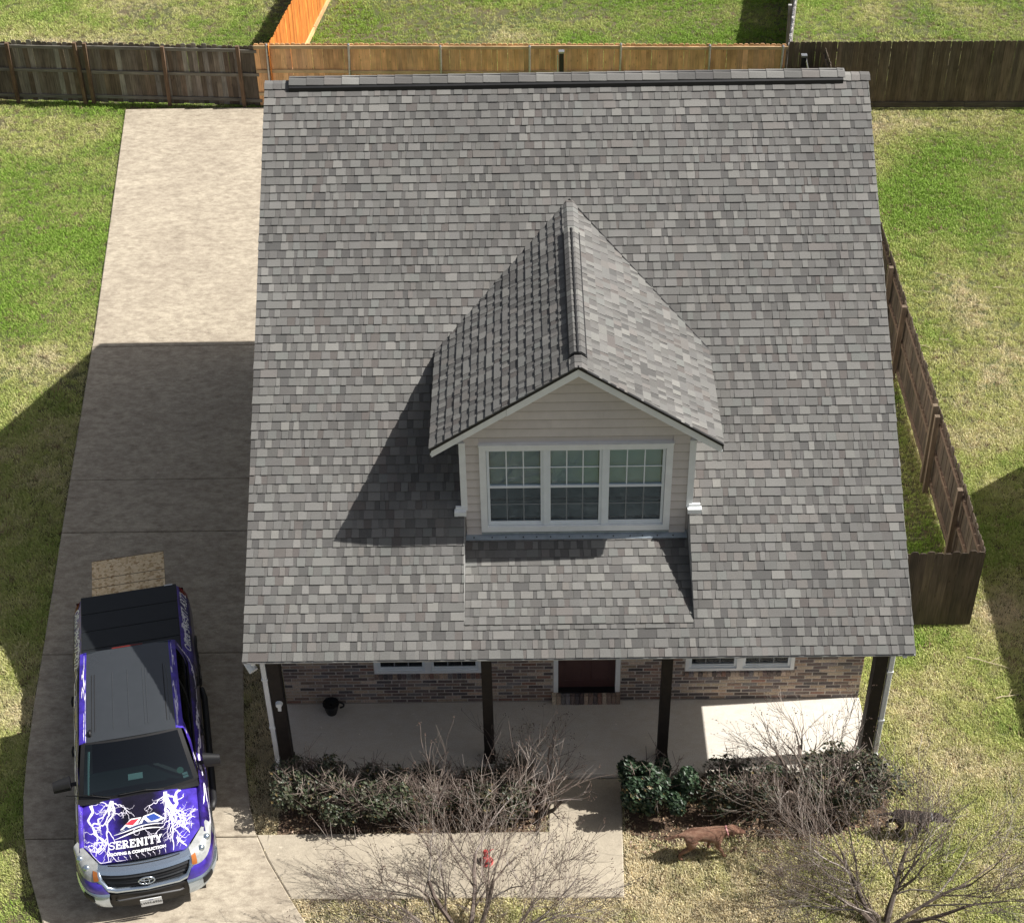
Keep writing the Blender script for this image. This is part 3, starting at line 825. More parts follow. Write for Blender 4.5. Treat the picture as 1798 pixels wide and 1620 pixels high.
# ------------------------------------------------------------------ lawn
def grass_mat():
    m, nt, nd, lk, bs = nodes_of('grass_blades')
    a = nd.new('ShaderNodeAttribute'); a.attribute_type = 'INSTANCER'; a.attribute_name = 'tint'
    lk.new(a.outputs['Color'], bs.inputs['Base Color']); setp(bs, Roughness=.75)
    tr = nd.new('ShaderNodeBsdfTranslucent'); lk.new(a.outputs['Color'], tr.inputs[0])
    mx = nd.new('ShaderNodeMixShader'); mx.inputs[0].default_value = .25
    lk.new(bs.outputs[0], mx.inputs[1]); lk.new(tr.outputs[0], mx.inputs[2])
    lk.new(mx.outputs[0], nd['Material Output'].inputs['Surface'])
    return m
def tuft_object(nm, seed, n=13, hmax=.075, spread=.075, wd=.0075):
    r = random.Random(seed); mb = MB()
    for i in range(n):
        a = r.uniform(0, 6.283); q = spread*math.sqrt(r.random()); x, y = q*math.cos(a), q*math.sin(a)
        d = r.uniform(0, 6.283); ln = hmax*r.uniform(.45, 1); le = r.uniform(.25, 1.15)
        h = ln*math.cos(le); o = ln*math.sin(le); w = wd*r.uniform(.7, 1.4)
        px, py = -math.sin(d)*w, math.cos(d)*w; ox, oy = math.cos(d)*o, math.sin(d)*o
        mb.v += [(x-px, y-py, -.01), (x+px, y+py, -.01), (x+px*.7+ox*.45, y+py*.7+oy*.45, h*.68), (x-px*.7+ox*.45, y-py*.7+oy*.45, h*.68), (x+ox, y+oy, h)]
        k = len(mb.v)-5; mb.f += [(k, k+1, k+2, k+3), (k+3, k+2, k+4)]; mb.t += [(1, 1, 1)]*2
    me = mb.mesh(nm); me.materials.append(M['grass'])
    return bpy.data.objects.new(nm, me)
M['grass'] = grass_mat()
HOUSE_FP = [(WX0, -.1), (WX0, WYB), (WX1, WYB), (WX1, -.1)]
BED = [(-4.0, -1.58), (-4.0, -2.62), (.2, -2.62), (.25, -1.58)]
BED2 = [(1.45, -1.58), (1.45, -2.65), (2.2, -2.9), (3.2, -2.75), (4.4, -2.85), (5.6, -2.6), (5.7, -1.5)]
rs = np.random.RandomState(5)
def scatter(n, x0, x1, y0, y1):
    x = rs.uniform(x0, x1, n); y = rs.uniform(y0, y1, n)
    ok = ~inside(x, y, DRIVE) & ~inside(x, y, WALK) & ~inside(x, y, PORCH) & ~inside(x, y, HOUSE_FP)
    b = inside(x, y, BED) | inside(x, y, BED2)
    ok &= ~(b & (rs.rand(n) < .93))
    return x[ok], y[ok]
px, py = [], []
for args in ((150000, -13, 12.5, -5.2, 8), (95000, -14, 13.5, 8, 21.4), (75000, -17.5, 17, 21.4, 33)):
    a, b = scatter(*args); px.append(a); py.append(b)
px = np.concatenate(px); py = np.concatenate(py)
# thin the lawn where bare or worn
w = N2b(px, py)*.6+N5b(px, py)*.4
keep = rs.rand(len(px)) < np.clip(1.25-.55*(w > .66)-.25*(w > .60), .35, 1)
# mossy side yard: sparse
side = (px > WX1) & (px < 7.7) & (py > 1.9) & (py < 21)
keep &= ~(side & (rs.rand(len(px)) < .45))
px, py = px[keep], py[keep]
side = (px > WX1) & (px < 7.7) & (py > 1.9) & (py < 21)
def sst(v, a, b):
    t = np.clip((v-a)/(b-a), 0, 1); return t*t*(3-2*t)
wob = (N2b(px, py)-.5)*3
g = np.full(len(px), .55)
def blend(g, val, w): return g*(1-w)+val*w
g = blend(g, .66, sst(px, 5, 7)*sst(py+wob, 2.5, 7))
g = blend(g, .64, sst(-px, 7, 9)*sst(py+wob, 7, 12))
g = blend(g, .46, sst(-px, 6, 8)*(1-sst(py+wob, 7, 11))*sst(py+wob, 1, 4))
g = blend(g, .14, sst(px, -5, -4)*(1-sst(py+wob, -1.0, 6.0)))
g = np.where(py > 21.5, .86, g)
g = np.where(side, .95, g)
gg = g+(N5(px, py)-.5)*.75+(N2(px, py)-.5)*.65+(N1(px, py)-.5)*.45+(N03(px, py)-.5)*.25
# straw patch in the far right yard and near the far left
gg -= .55*np.exp(-(((px-11.5)/2.6)**2+((py-25.5)/1.8)**2)); gg -= .35*np.exp(-(((px+14)/3)**2+((py-27)/2.5)**2))
gg += rs.normal(0, .11, len(px))
gg = np.clip(gg, 0, 1)[:, None]
straw = np.array([[.79, .69, .46]]); mid = np.array([[.54, .56, .20]]); green = np.array([[.27, .42, .06]])
tint = np.where(gg < .5, straw*(1-gg*2)+mid*gg*2, mid*(2-gg*2)+green*(gg*2-1))
brown = np.array([[.32, .23, .14]])
bm = (rs.rand(len(px)) < .05)[:, None]
tint = np.where(bm, brown, tint)
tint *= rs.uniform(.74, 1.18, len(px))[:, None]
pts = np.stack([px, py, np.full(len(px), GZ-.028)], 1)
rot = np.stack([rs.uniform(-.12, .12, len(px)), rs.uniform(-.12, .12, len(px)), rs.uniform(0, 6.283, len(px))], 1)
big = np.where(N2(px, py) > .62, 1.25, 1.0)*np.where(side, .8, 1)
scl = rs.uniform(.65, 1.2, len(px))*big
lawn_me = bpy.data.meshes.new('lawn')
lawn_me.vertices.add(len(pts)); lawn_me.vertices.foreach_set('co', pts.astype(np.float32).ravel())
def att(nm, tp, arr, key):
    a = lawn_me.attributes.new(nm, tp, 'POINT'); a.data.foreach_set(key, arr.astype(np.float32).ravel())
att('rot', 'FLOAT_VECTOR', rot, 'vector'); att('scl', 'FLOAT', scl, 'value')
att('tint', 'FLOAT_COLOR', np.concatenate([tint, np.ones((len(px), 1))], 1), 'color')
lawn_me.update()
lawn = bpy.data.objects.new('lawn_grass', lawn_me); register(lawn, None, Matrix())
tag(lawn, 'patchy green and straw-coloured lawn grass around the house', 'grass', kind='stuff')
def instancer(o, src):
    ng = bpy.data.node_groups.new('grass_scatter', 'GeometryNodeTree')
    ng.interface.new_socket('Geometry', in_out='INPUT', socket_type='NodeSocketGeometry')
    ng.interface.new_socket('Geometry', in_out='OUTPUT', socket_type='NodeSocketGeometry')
    nd = ng.nodes; lk = ng.links
    gi = nd.new('NodeGroupInput'); go = nd.new('NodeGroupOutput')
    ip = nd.new('GeometryNodeInstanceOnPoints'); oi = nd.new('GeometryNodeObjectInfo'); oi.inputs['Object'].default_value = src
    def named(n, t):
        k = nd.new('GeometryNodeInputNamedAttribute'); k.data_type = t; k.inputs['Name'].default_value = n
        return [s for s in k.outputs if s.enabled and s.name == 'Attribute'][0]
    e = nd.new('FunctionNodeEulerToRotation'); lk.new(named('rot', 'FLOAT_VECTOR'), e.inputs[0])
    lk.new(gi.outputs[0], ip.inputs['Points']); lk.new(oi.outputs['Geometry'], ip.inputs['Instance'])
    lk.new(e.outputs[0], ip.inputs['Rotation']); lk.new(named('scl', 'FLOAT'), ip.inputs['Scale'])
    lk.new(ip.outputs[0], go.inputs[0])
    md = o.modifiers.new('scatter', 'NODES'); md.node_group = ng
instancer(lawn, tuft_object('grass_tuft', 3, 17, .07, .085, .0058))

# mulch beds in front of the porch
def mulch_mat():
    m, nt, nd, lk, bs = nodes_of('mulch')
    a = noise(nt, 26, 4, .7, 'World', (1, 2, 1)); b = noise(nt, 3, 3, .6, 'World')
    c = ramp(nt, a, [(.3, (.05, .034, .024)), (.55, (.13, .085, .055)), (.72, (.30, .21, .13))])
    c = mixc(nt, c, ramp(nt, b, [(.35, (.7,)*3), (.65, (1.25,)*3)]), 1.0, 'MULTIPLY')
    lk.new(c, bs.inputs['Base Color']); setp(bs, Roughness=1); bump(nt, bs, a, 1, .03)
    return m
M['mulch'] = mulch_mat()
for poly in (BED, BED2):
    p = poly if sum(poly[k-1][0]*poly[k][1]-poly[k][0]*poly[k-1][1] for k in range(len(poly))) > 0 else poly[::-1]
    mb = MB(); mb.face([(x, y, GZ-.012) for x, y in p]); tag(mb.build('planting_bed', 'mulch'), kind='structure')
# dead leaves and litter lying on the beds and round their edges
lit = MB(); rr = random.Random(21)
for i in range(2600):
    if rr.random() < .45: x, y = rr.uniform(-3.9, .2), rr.uniform(-2.6, -1.6)
    else:
        x, y = rr.uniform(1.5, 5.9), rr.uniform(-3.1, -1.6)
    a = rr.uniform(0, 6.28); s = rr.uniform(.012, .035); zz = GZ+rr.uniform(0, .03); t = rr.uniform(-.02, .02)
    c, d = math.cos(a)*s, math.sin(a)*s
    lit.face([(x-c, y-d, zz), (x+d*.5, y-c*.5, zz+t), (x+c, y+d, zz+.004), (x-d*.5, y+c*.5, zz-t*.5)], jit(rr.choice([(.30, .19, .11), (.22, .13, .08), (.38, .27, .17), (.16, .10, .07)]), .2, rr))
M['leaf'] = tinted('leaf_surface', .48, 30, .12, 0)
tag(lit.build('leaf_litter', 'leaf', tint=True), 'dry brown leaves scattered over the planting beds', 'leaves', kind='stuff')

# ------------------------------------------------------------------ evergreen shrubs
GRN = [(.040, .056, .027), (.058, .076, .037), (.030, .042, .021), (.085, .10, .055), (.06, .06, .038), (.11, .10, .062)]
def shrub(label, x, y, rx, ry, h, n, seed, tones=GRN, twiggy=0, leaf=.035):
    r = random.Random(seed); t = thing('evergreen_shrub', label, 'shrub', (x, y, GZ), 0, 'shrubs along the porch')
    lumps = [(r.uniform(-.78, .78)*rx, r.uniform(-.75, .75)*ry, r.uniform(.30, .82)*h, r.uniform(.20, .40)) for _ in range(24)]
    mb = MB()
    for i in range(n):
        lx, ly, lz, lr = r.choice(lumps)
        v = Vector((r.gauss(0, 1), r.gauss(0, 1), r.gauss(0, 1))).normalized(); q = lr*r.random()**.28
        p = Vector((lx+v.x*q*rx, ly+v.y*q*ry, max(.03, lz+v.z*q*h*.9)))
        if p.z < .15*h and r.random() < .6: continue
        nrm = (v*.7+Vector((r.gauss(0, .6), r.gauss(0, .6), r.gauss(.5, .5)))).normalized()
        a = nrm.cross(Vector((r.random(), r.random(), r.random()))).normalized(); b = nrm.cross(a)
        s = leaf*r.uniform(.6, 1.3); k = jit(r.choice(tones), .25, r)
        if r.random() < .03: k = (.20, .15, .06)
        mb.face([p-a*s, p+b*s*.55+nrm*s*.15, p+a*s], k); mb.face([p-a*s, p+a*s, p-b*s*.55+nrm*s*.15], k)
    o = mb.build('foliage', 'leaf', t, tint=True, local=True)
    st = MB()
    for i in range(26+twiggy):
        a = r.uniform(0, 6.28); q = r.uniform(.3, 1.0)
        e = Vector((math.cos(a)*rx*q, math.sin(a)*ry*q, h*r.uniform(.6, 1.12)))
        s0 = Vector((math.cos(a)*rx*.1, math.sin(a)*ry*.1, 0)); m_ = (s0+e)/2+Vector((r.uniform(-.1, .1), r.uniform(-.1, .1), r.uniform(-.02, .12)))
        k = jit((.26, .21, .18) if r.random() < .5 else (.12, .09, .075), .2, r)
        st.tube([s0, m_, e], [.011, .008, .004], 4, k)
        for j in range(4):
            f = r.uniform(.4, .95); b0 = m_.lerp(e, f)
            st.tube([b0, b0+Vector((r.uniform(-.22, .22), r.uniform(-.2, .2), r.uniform(.0, .2)))], [.005, .003], 3, k)
    st.build('stem', 'bark', t, tint=True, local=True)
M['bark'] = tinted('bark', .85, 50, .3, .3)
shrub('leafy evergreen shrub nearest the left porch post', -3.45, -2.10, .64, .50, .88, 4600, 1, twiggy=55)
shrub('wide evergreen shrub second from the left below the porch', -2.55, -2.22, .74, .54, .78, 4200, 2, twiggy=90)
shrub('low grey-green shrub third from the left, full of bare twigs', -1.62, -2.15, .66, .52, .78, 3000, 8, twiggy=110)
shrub('sparse dark shrub left of the walk stub, behind bare twigs', -.55, -2.15, .62, .46, .80, 3200, 3, [(.035, .05, .024), (.05, .06, .03), (.09, .075, .04), (.03, .04, .02)], 50)
shrub('dense glossy dark green holly by the porch post right of the walk', 1.95, -2.2, .60, .52, .98, 8500, 14, [(.020, .045, .020), (.032, .062, .028), (.05, .085, .042), (.015, .034, .016)], leaf=.042)
shrub('ragged half-bare shrub in the middle of the right bed', 3.30, -2.15, .70, .48, .85, 3000, 5, [(.03, .045, .022), (.05, .06, .03), (.09, .07, .04), (.03, .05, .025)], 60)
shrub('greyish twiggy shrub by the right porch post', 4.95, -2.15, .85, .62, .95, 5200, 6, [(.05, .065, .035), (.07, .085, .045), (.10, .09, .055), (.035, .05, .028)], 70)

# ------------------------------------------------------------------ bare crape myrtles
def bare_tree(label, base, seed, stems, height, spread, lvl=4, lean=(0, 0)):
    r = random.Random(seed); t = thing('bare_tree', label, 'tree', (*base, GZ-.02), 0, 'bare trees in the front garden')
    trunk, crown, pods = MB(), MB(), MB()
    BK = [(.15, .115, .095), (.20, .16, .135), (.11, .085, .07), (.30, .26, .23)]
    def grow(p, d, ln, rad, depth):
        n = 5 if depth < 2 else 4 if depth < 3 else 3
        pts = [p.copy()]; q = p.copy(); dd = d.copy()
        for i in range(n):
            dd = (dd+Vector((r.gauss(0, .13), r.gauss(0, .13), r.gauss(0, .10)+(.03 if depth < 2 else .05)))).normalized()
            q = q+dd*(ln/n); pts.append(q.copy())
        e = rad*.55 if depth < lvl else rad*.5
        rr_ = [rad+(e-rad)*i/n for i in range(n+1)]
        k = jit(r.choice(BK if depth else BK[:3]), .18, r)
        (trunk if depth == 0 else crown).tube(pts, rr_, 6 if depth == 0 else 5 if depth == 1 else 3, k, cap=depth < 2)
        if depth >= lvl:
            if r.random() < .38:
                for _ in range(r.randint(2, 5)):
                    o = pts[-1]+Vector((r.gauss(0, .025), r.gauss(0, .025), r.gauss(0, .02)))
                    pods.tube([o-Vector((0, 0, .006)), o+Vector((0, 0, .006))], .007, 4, jit((.10, .065, .05), .3, r))
            return
        kids = {0: r.randint(3, 5), 1: r.randint(4, 5), 2: r.randint(3, 5), 3: r.randint(3, 4)}.get(depth, 2)
        for i in range(kids):
            f = (.35+.65*(i+r.random()*.8)/kids) if i < kids-1 else 1.0
            f = min(f, 1.0); j = min(int(f*n), n-1); o = pts[j].lerp(pts[j+1], f*n-j)
            ax = Vector((r.gauss(0, 1), r.gauss(0, 1), r.gauss(0, .55)))
            ax = (ax-ax.dot(dd)*dd).normalized()
            sp = r.uniform(.40, .85) if i < kids-1 else r.uniform(.1, .4)
            nd = (dd*math.cos(sp)+ax*math.sin(sp)).normalized()
            out = Vector((o.x, o.y, 0)); 
            if out.length > .05: nd = (nd+out.normalized()*.12).normalized()
            grow(o, nd, ln*r.uniform(.55, .82), max(rr_[j+1]*r.uniform(.45, .65), .0036), depth+1)
    for s in range(stems):
        a = 6.283*s/stems+r.uniform(-.4, .4); tl = r.uniform(.45, 1.15)*spread
        d = Vector((math.cos(a)*tl+lean[0], math.sin(a)*tl+lean[1], 1)).normalized()
        grow(Vector((math.cos(a)*.08, math.sin(a)*.08, 0)), d, height*r.uniform(.38, .50), r.uniform(.032, .05), 0)
    trunk.build('trunk', 'bark', t, tint=True, local=True); crown.build('crown', 'bark', t, tint=True, local=True)
    if pods.f: tag(pods.build('seed_pods', 'bark', t, tint=True, local=True), kind='stuff')
bare_tree('bare multi-stemmed crape myrtle in the grass in front of the walk', (-.95, -4.75), 12, 9, 2.7, 1.45, lean=(-.10, .22))
bare_tree('bare crape myrtle on the lawn right of the brown dog', (5.15, -4.45), 27, 9, 2.8, 1.0, lean=(.10, .22))
bare_tree('slender bare shrub growing against the porch between the middle posts', (.05, -2.25), 33, 6, 1.7, .8, 3, lean=(.05, .1))
bare_tree('thin bare shrub in front of the sunny end of the porch', (4.35, -1.95), 44, 5, 1.9, .65, 3, lean=(-.1, .05))

# ------------------------------------------------------------------ pickup truck (local: +y forward, +x its left side)
def wrap_mat():
    m, nt, nd, lk, bs = nodes_of('printed_vehicle_wrap')
    tc = nd.new('ShaderNodeTexCoord'); sp = nd.new('ShaderNodeSeparateXYZ'); lk.new(tc.outputs['Object'], sp.inputs[0])
    ab = nd.new('ShaderNodeMath'); ab.operation = 'ABSOLUTE'; lk.new(sp.outputs[0], ab.inputs[0])
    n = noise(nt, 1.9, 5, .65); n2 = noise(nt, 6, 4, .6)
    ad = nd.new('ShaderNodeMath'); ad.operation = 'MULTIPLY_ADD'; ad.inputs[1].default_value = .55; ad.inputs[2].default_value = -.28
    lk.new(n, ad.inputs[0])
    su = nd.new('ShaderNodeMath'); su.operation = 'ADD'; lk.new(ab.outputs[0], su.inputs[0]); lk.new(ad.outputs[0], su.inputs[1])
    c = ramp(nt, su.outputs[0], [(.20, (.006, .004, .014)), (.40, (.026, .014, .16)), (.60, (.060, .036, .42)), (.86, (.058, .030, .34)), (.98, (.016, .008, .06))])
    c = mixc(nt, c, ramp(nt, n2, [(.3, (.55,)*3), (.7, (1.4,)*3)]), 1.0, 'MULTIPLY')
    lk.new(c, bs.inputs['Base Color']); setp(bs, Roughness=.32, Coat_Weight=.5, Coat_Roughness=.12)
    return m
def chrome_mat():
    m, nt, nd, lk, bs = nodes_of('chrome'); bs.inputs['Base Color'].default_value = (.60, .70, .82, 1); setp(bs, Metallic=.9, Roughness=.17)
    bump(nt, bs, noise(nt, 9), .03, .01); return m
M['darkglass'] = glass_mat('privacy_glass', (.05, .055, .06), .015, .0, (.25, .28, .3)); M['wrap'] = wrap_mat(); M['chrome'] = chrome_mat()
M['carroof'] = plain('grey_car_roof', (.055, .061, .068), .16, .3, var=.05, coat=1.0)
M['carblack'] = plain('black_car_plastic', (.010, .010, .011), .55, var=.15)
M['cover'] = plain('black_bed_cover', (.009, .011, .013), .48, var=.15)
M['tyre'] = plain('tyre_rubber', (.018, .018, .018), .85, var=.2)
M['bolt'] = plain('white_wrap_print', (.86, .82, .95), .4, var=.03)
M['printw'] = plain('white_lettering', (.88, .88, .90), .4, var=.02)
M['printr'] = plain('red_print', (.50, .04, .06), .4, var=.02)
M['printb'] = plain('blue_print', (.03, .07, .33), .4, var=.02)
M['printn'] = plain('navy_print', (.03, .04, .12), .4, var=.02)
M['lamp'] = plain('headlamp_lens', (.42, .43, .42), .12, .2, var=.2, scale=14, coat=.6)
M['amber'] = plain('amber_lens', (.42, .14, .035), .2, var=.1)
M['plate'] = plain('plate_white', (.75, .77, .78), .4, var=.03)
M['seat'] = plain('car_seat', (.045, .045, .048), .8)
M['dash'] = plain('dashboard', (.03, .034, .034), .7)
truck = thing('pickup_truck', 'purple and black pickup with white lightning wrap and lettered hood on the driveway', 'pickup truck', (-6.23, -1.36, GZ+.035), math.radians(192))
def tb(mb, name, mat, par=None, smooth=False):
    """build in truck space; sub-parts hang on their part"""
    return mb.build(name, mat, par or truck, smooth=smooth, local=True)
def lerp_tab(tab, y):
    if y <= tab[0][0]: return tab[0][1]
    for (a, b), (c, d) in zip(tab[:-1], tab[1:]):
        if a <= y <= c:
            t = (y-a)/(c-a); return b+(d-b)*t
    return tab[-1][1]
HWD = [(-2.88, .955), (-2.7, .985), (-1.5, .995), (0, .99), (1.3, .99), (2.0, .995), (2.35, .975), (2.6, .92), (2.74, .85), (2.80, .78)]
SHZ = [(-2.88, 1.34), (-1.25, 1.35), (-1.05, 1.30), (.9, 1.25), (1.45, 1.21), (2.0, 1.15), (2.5, 1.07), (2.8, 1.00)]
WHY = (1.87, -1.83); WHR = .40
def side_x(y, z):
    w = lerp_tab(HWD, y); zs = lerp_tab(SHZ, y)
    b = -.035*((z-.80)/.42)**2
    k = min(1, max(0, (-1.0-y)/.3))
    if z > zs-.14: b -= .055*(1-k)*((z-(zs-.14))/.14)**2
    if k and z > zs-.24: b -= .13*k*((z-(zs-.24))/.24)**1.4
    return w+b
def side_pt(s, u, v, out=0):
    y = -2.88+u*5.18; zs = lerp_tab(SHZ, y); z = .40+v*(zs-.40)
    return (s*(side_x(y, z)+out), y, z)
for s in (1, -1):
    sd = MB()
    def keep(u, v):
        y = -2.88+u*5.18; z = .40+v*(lerp_tab(SHZ, y)-.40)
        return all((y-wy)**2+(z-.42)**2 > .455**2 for wy in WHY)
    sd.grid(lambda u, v: side_pt(s, u, v), 142, 16, keep=keep)
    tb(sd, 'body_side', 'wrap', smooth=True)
    for wy in WHY:   # arch lips
        a = MB(); a.tube([(s*(side_x(wy+.455*math.cos(t), max(.42, .42+.455*math.sin(t)))+.004), wy+.455*math.cos(t), .42+.455*math.sin(t)) for t in np.linspace(-.05, math.pi+.05, 19)], .032, 6)
        tb(a, 'wheel_arch', 'carblack', smooth=True)
    st = MB(); st.tube([(s*.99, -1.25, .40), (s*1.03, -1.05, .36), (s*1.03, 1.15, .36), (s*.99, 1.32, .40)], .055, 8); tb(st, 'running_board', 'carblack', smooth=True)
# inner floor so nothing shows through
fl = MB(); fl.box((-.78, -2.75, .40), (.78, 2.5, .62)); fl.box((-.9, -1.3, .62), (.9, -1.22, 1.26)); fl.box((-.93, 1.42, .62), (.93, 1.46, 1.14)); tb(fl, 'chassis', 'carblack')
for s in (1, -1):
    for wy in WHY:
        prof = [(.0, .23), (.26, .23), (.36, .24), (.395, .20), (.40, .12), (.40, -.02), (.36, -.06)]
        w_ = MB(); n = 28
        for (r0, x0), (r1, x1) in zip(prof[1:-1], prof[2:]):
            for k in range(n):
                a, b = 2*math.pi*k/n, 2*math.pi*(k+1)/n
                q = lambda r, x, t: (s*(.755+x), wy+r*math.cos(t), .40+r*math.sin(t))
                w_.face([q(r0, x0, a), q(r0, x0, b), q(r1, x1, b), q(r1, x1, a)])
        wheel = tb(w_, 'wheel', 'tyre', smooth=True)
        rim = MB(); rim.tube([(s*.93, wy, .40), (s*.975, wy, .40)], [.26, .25], 20)
        for k in range(6):
            a = k*math.pi/3; rim.box((-.02, -.04, .03), (.0, .04, .24), mat=Matrix.Translation((s*.99+.01, wy, .40)) @ Matrix.Rotation(a, 4, 'X'))
        tb(rim, 'rim', 'galv', wheel)
# hood
def hood_z(x, y):
    t = (y-1.40)/1.30
    z = 1.245-.085*t-.075*max(0, t-.55)**2/.2-.10*abs(x)**2.2
    k = max(0, 1-abs(abs(x)-.0)/.62); z += .028*min(1, k*3)*(1-.4*t)
    if abs(x) > .70: z -= .9*(abs(x)-.70)**2
    return z
def hood_front(x): return 2.63-.035*(abs(x)/.62)**2-(1.25*(abs(x)-.62) if abs(x) > .62 else 0)
def hood_pt(u, v, lift=0):
    """u across -1..1 (image left to right), v from cowl 0 to nose 1"""
    x = -u*.845; y = 1.49+.05*(1-abs(u)**2)+v*(hood_front(x)-1.54)
    return Vector((x, y, hood_z(x, y)+lift))
h = MB(); h.grid(lambda a, b: hood_pt(-1+2*a, b), 40, 22)
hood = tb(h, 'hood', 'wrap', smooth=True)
for s in (1, -1):
    fi = MB()   # fender tops joining hood to sides
    def fpt(a, b):
        p = hood_pt(-s*1.0, b)
        y2 = p.y; zs = lerp_tab(SHZ, y2); e = Vector((s*side_x(y2, zs), y2, zs))
        q = Vector(p)-Vector((0, 0, .008)); return q.lerp(e, a)+Vector((0, 0, .012*math.sin(a*math.pi)))
    fi.grid(fpt, 4, 20); tb(fi, 'fender', 'wrap', smooth=True)
# cowl and wipers
cw = MB(); cw.grid(lambda a, b: (-.90+1.80*a, 1.39+.17*b-.05*abs(-1+2*a)**2, 1.215+.012*b-.03*abs(-1+2*a)**2), 16, 3); tb(cw, 'cowl', 'carblack', smooth=True)
# greenhouse
RB = dict(zr=1.885, yf=.78, yr=-1.03, wf=.615, wr=.60)
def ws_pt(a, b, out=0):
    u = -1+2*a
    xb, xt = .895*u, .745*u
    yb = 1.49-.13*abs(u)**2.2; yt = .92-.06*abs(u)**2.2
    zb, zt_ = 1.235-.02*abs(u)**2, 1.845-.02*abs(u)**2
    p = Vector((xb+(xt-xb)*b, yb+(yt-yb)*b, zb+(zt_-zb)*b)); p += Vector((0, .05, .06))*math.sin(b*math.pi)*.5
    return p+Vector((0, .6, .75))*out
g_ = MB(); g_.grid(lambda a, b: ws_pt(.035+.93*a, .02+.96*b), 16, 8); ws = tb(g_, 'windshield', 'carglass', smooth=True)
bd = MB()
def strip(path0, path1, n=10): bd.grid(lambda a, b: Vector(path0(a)).lerp(Vector(path1(a)), b), n, 2)
strip(lambda a: ws_pt(.035+.93*a, .02, .004), lambda a: ws_pt(a*1.0, -.03, .002), 16)
strip(lambda a: ws_pt(.035+.93*a, .98, .004), lambda a: ws_pt(.02+.96*a, 1.02, .004), 16)
for e0, e1 in ((.0, .04), (1.0, .96)): strip(lambda a: ws_pt(e0, a, .002), lambda a: ws_pt(e1, a, .004), 8)
tb(bd, 'windshield_seal', 'carblack', ws, smooth=True)
def roof_pt(u, v, lift=0):
    x = (.745-.03*v)*u; y = .91-.055*abs(u)**2.2+v*(RB['yr']-.91+.02)
    z = 1.855+.045*math.sin(math.pi*(.12+.76*v))-.045*abs(u)**2.6
    return Vector((x, y, z+lift))
rf = MB(); rf.grid(lambda a, b: roof_pt(-.90+1.80*a, b), 18, 18); croof = tb(rf, 'cab_roof', 'carroof', smooth=True)
for ux in (-.80, -.74, -.36, -.30, .02, .34, .72, .78):
    rb = MB(); rb.grid(lambda a, b: roof_pt(ux+(a-.5)*.018, .10+.62*b, .006*math.sin(math.pi*a)+.001), 3, 14); tb(rb, 'roof_rib', 'carblack' if ux in (-.74, .72, .78) else 'carroof', croof, smooth=True)
an = MB(); an.tube([roof_pt(.82, .06), roof_pt(.82, .075, .05), roof_pt(.82, .11, .02)], .022, 6); tb(an, 'antenna_fin', 'carblack', croof, smooth=True)
for s in (1, -1):
    # roof rail strip in wrap colour, pillars, side glass
    rr_ = MB()
    def side_top(v): p = roof_pt(s*1.0, v); return Vector((p.x, p.y, p.z))
    rr_.grid(lambda a, b: Vector(roof_pt(s*(.90+.10*a), b))+(Vector((s*.035*a*a, 0, -.02*a*a))), 3, 18)
    def belt(v):
        y = 1.36+v*(-1.16-1.36); return Vector((s*(side_x(y, lerp_tab(SHZ, y)-.005)-.035), y, lerp_tab(SHZ, y)-.005))
    def gl(a, v): # a: 0 top -> 1 belt
        t = Vector(roof_pt(s, v))+Vector((s*.035, 0, -.02)); b = belt(v); p = t.lerp(b, a); p.x += s*.03*math.sin(a*math.pi); return p
    tb(rr_, 'roof_rail', 'wrap', smooth=True)
    for nm, v0, v1 in (('pillar', -.0, .10), ('pillar', .50, .545), ('pillar', .90, 1.0)):
        p_ = MB(); p_.grid(lambda a, b: gl(a, v0+(v1-v0)*b), 8, 3); tb(p_, nm, 'wrap' if nm == 'pillar' and v0 != .5 else 'carblack', smooth=True)
    for v0, v1 in ((.10, .50), (.545, .90)):
        p_ = MB(); p_.grid(lambda a, b: gl(.04+.92*a, v0+(v1-v0)*b), 8, 6); tb(p_, 'side_window', 'darkglass', smooth=True)
    tr_ = MB(); tr_.tube([gl(1.0, k/12)+Vector((s*.01, 0, 0)) for k in range(1, 13)], .014, 5); tb(tr_, 'belt_trim', 'carblack', smooth=True)
    for v0 in (.36, .80):
        hn = MB(); y = 1.27+v0*(-2.43); hn.tube([(s*(side_x(y, 1.08)+.02), y, 1.08), (s*(side_x(y, 1.08)+.035), y-.10, 1.085), (s*(side_x(y, 1.08)+.02), y-.2, 1.08)], .018, 6); tb(hn, 'door_handle', 'carblack', smooth=True)
    for ys in (1.25, .05, -1.12):
        ln_ = MB(); ln_.tube([(s*(side_x(ys, z)+.0015), ys, z) for z in np.linspace(.48, lerp_tab(SHZ, ys)-.02, 7)], .005, 4); tb(ln_, 'door_seam', 'carblack')
    # mirrors
    mr = MB(); mr.tube([(s*.93, 1.10, 1.24), (s*1.06, 1.12, 1.26)], [.035, .03], 6); arm = tb(mr, 'mirror', 'carblack')
    mh = MB(); mh.grid(lambda a, b: (s*(1.0+.25*a), 1.12+.05*a+.095*math.cos(b*2*math.pi)*(1-.25*a)+.02*(1-a), 1.33+.135*math.sin(b*2*math.pi)*(1-.2*a)-.02*a), 6, 14)
    for k in (0, 1): mh.face([(s*(1.0+.25*k), 1.12+.05*k+.095*math.cos(t)*(1-.25*k)+.02*(1-k), 1.33+.135*math.sin(t)*(1-.2*k)-.02*k) for t in np.linspace(0, 2*math.pi, 14, endpoint=False)])
    tb(mh, 'mirror_shell', 'carblack', arm, smooth=True)
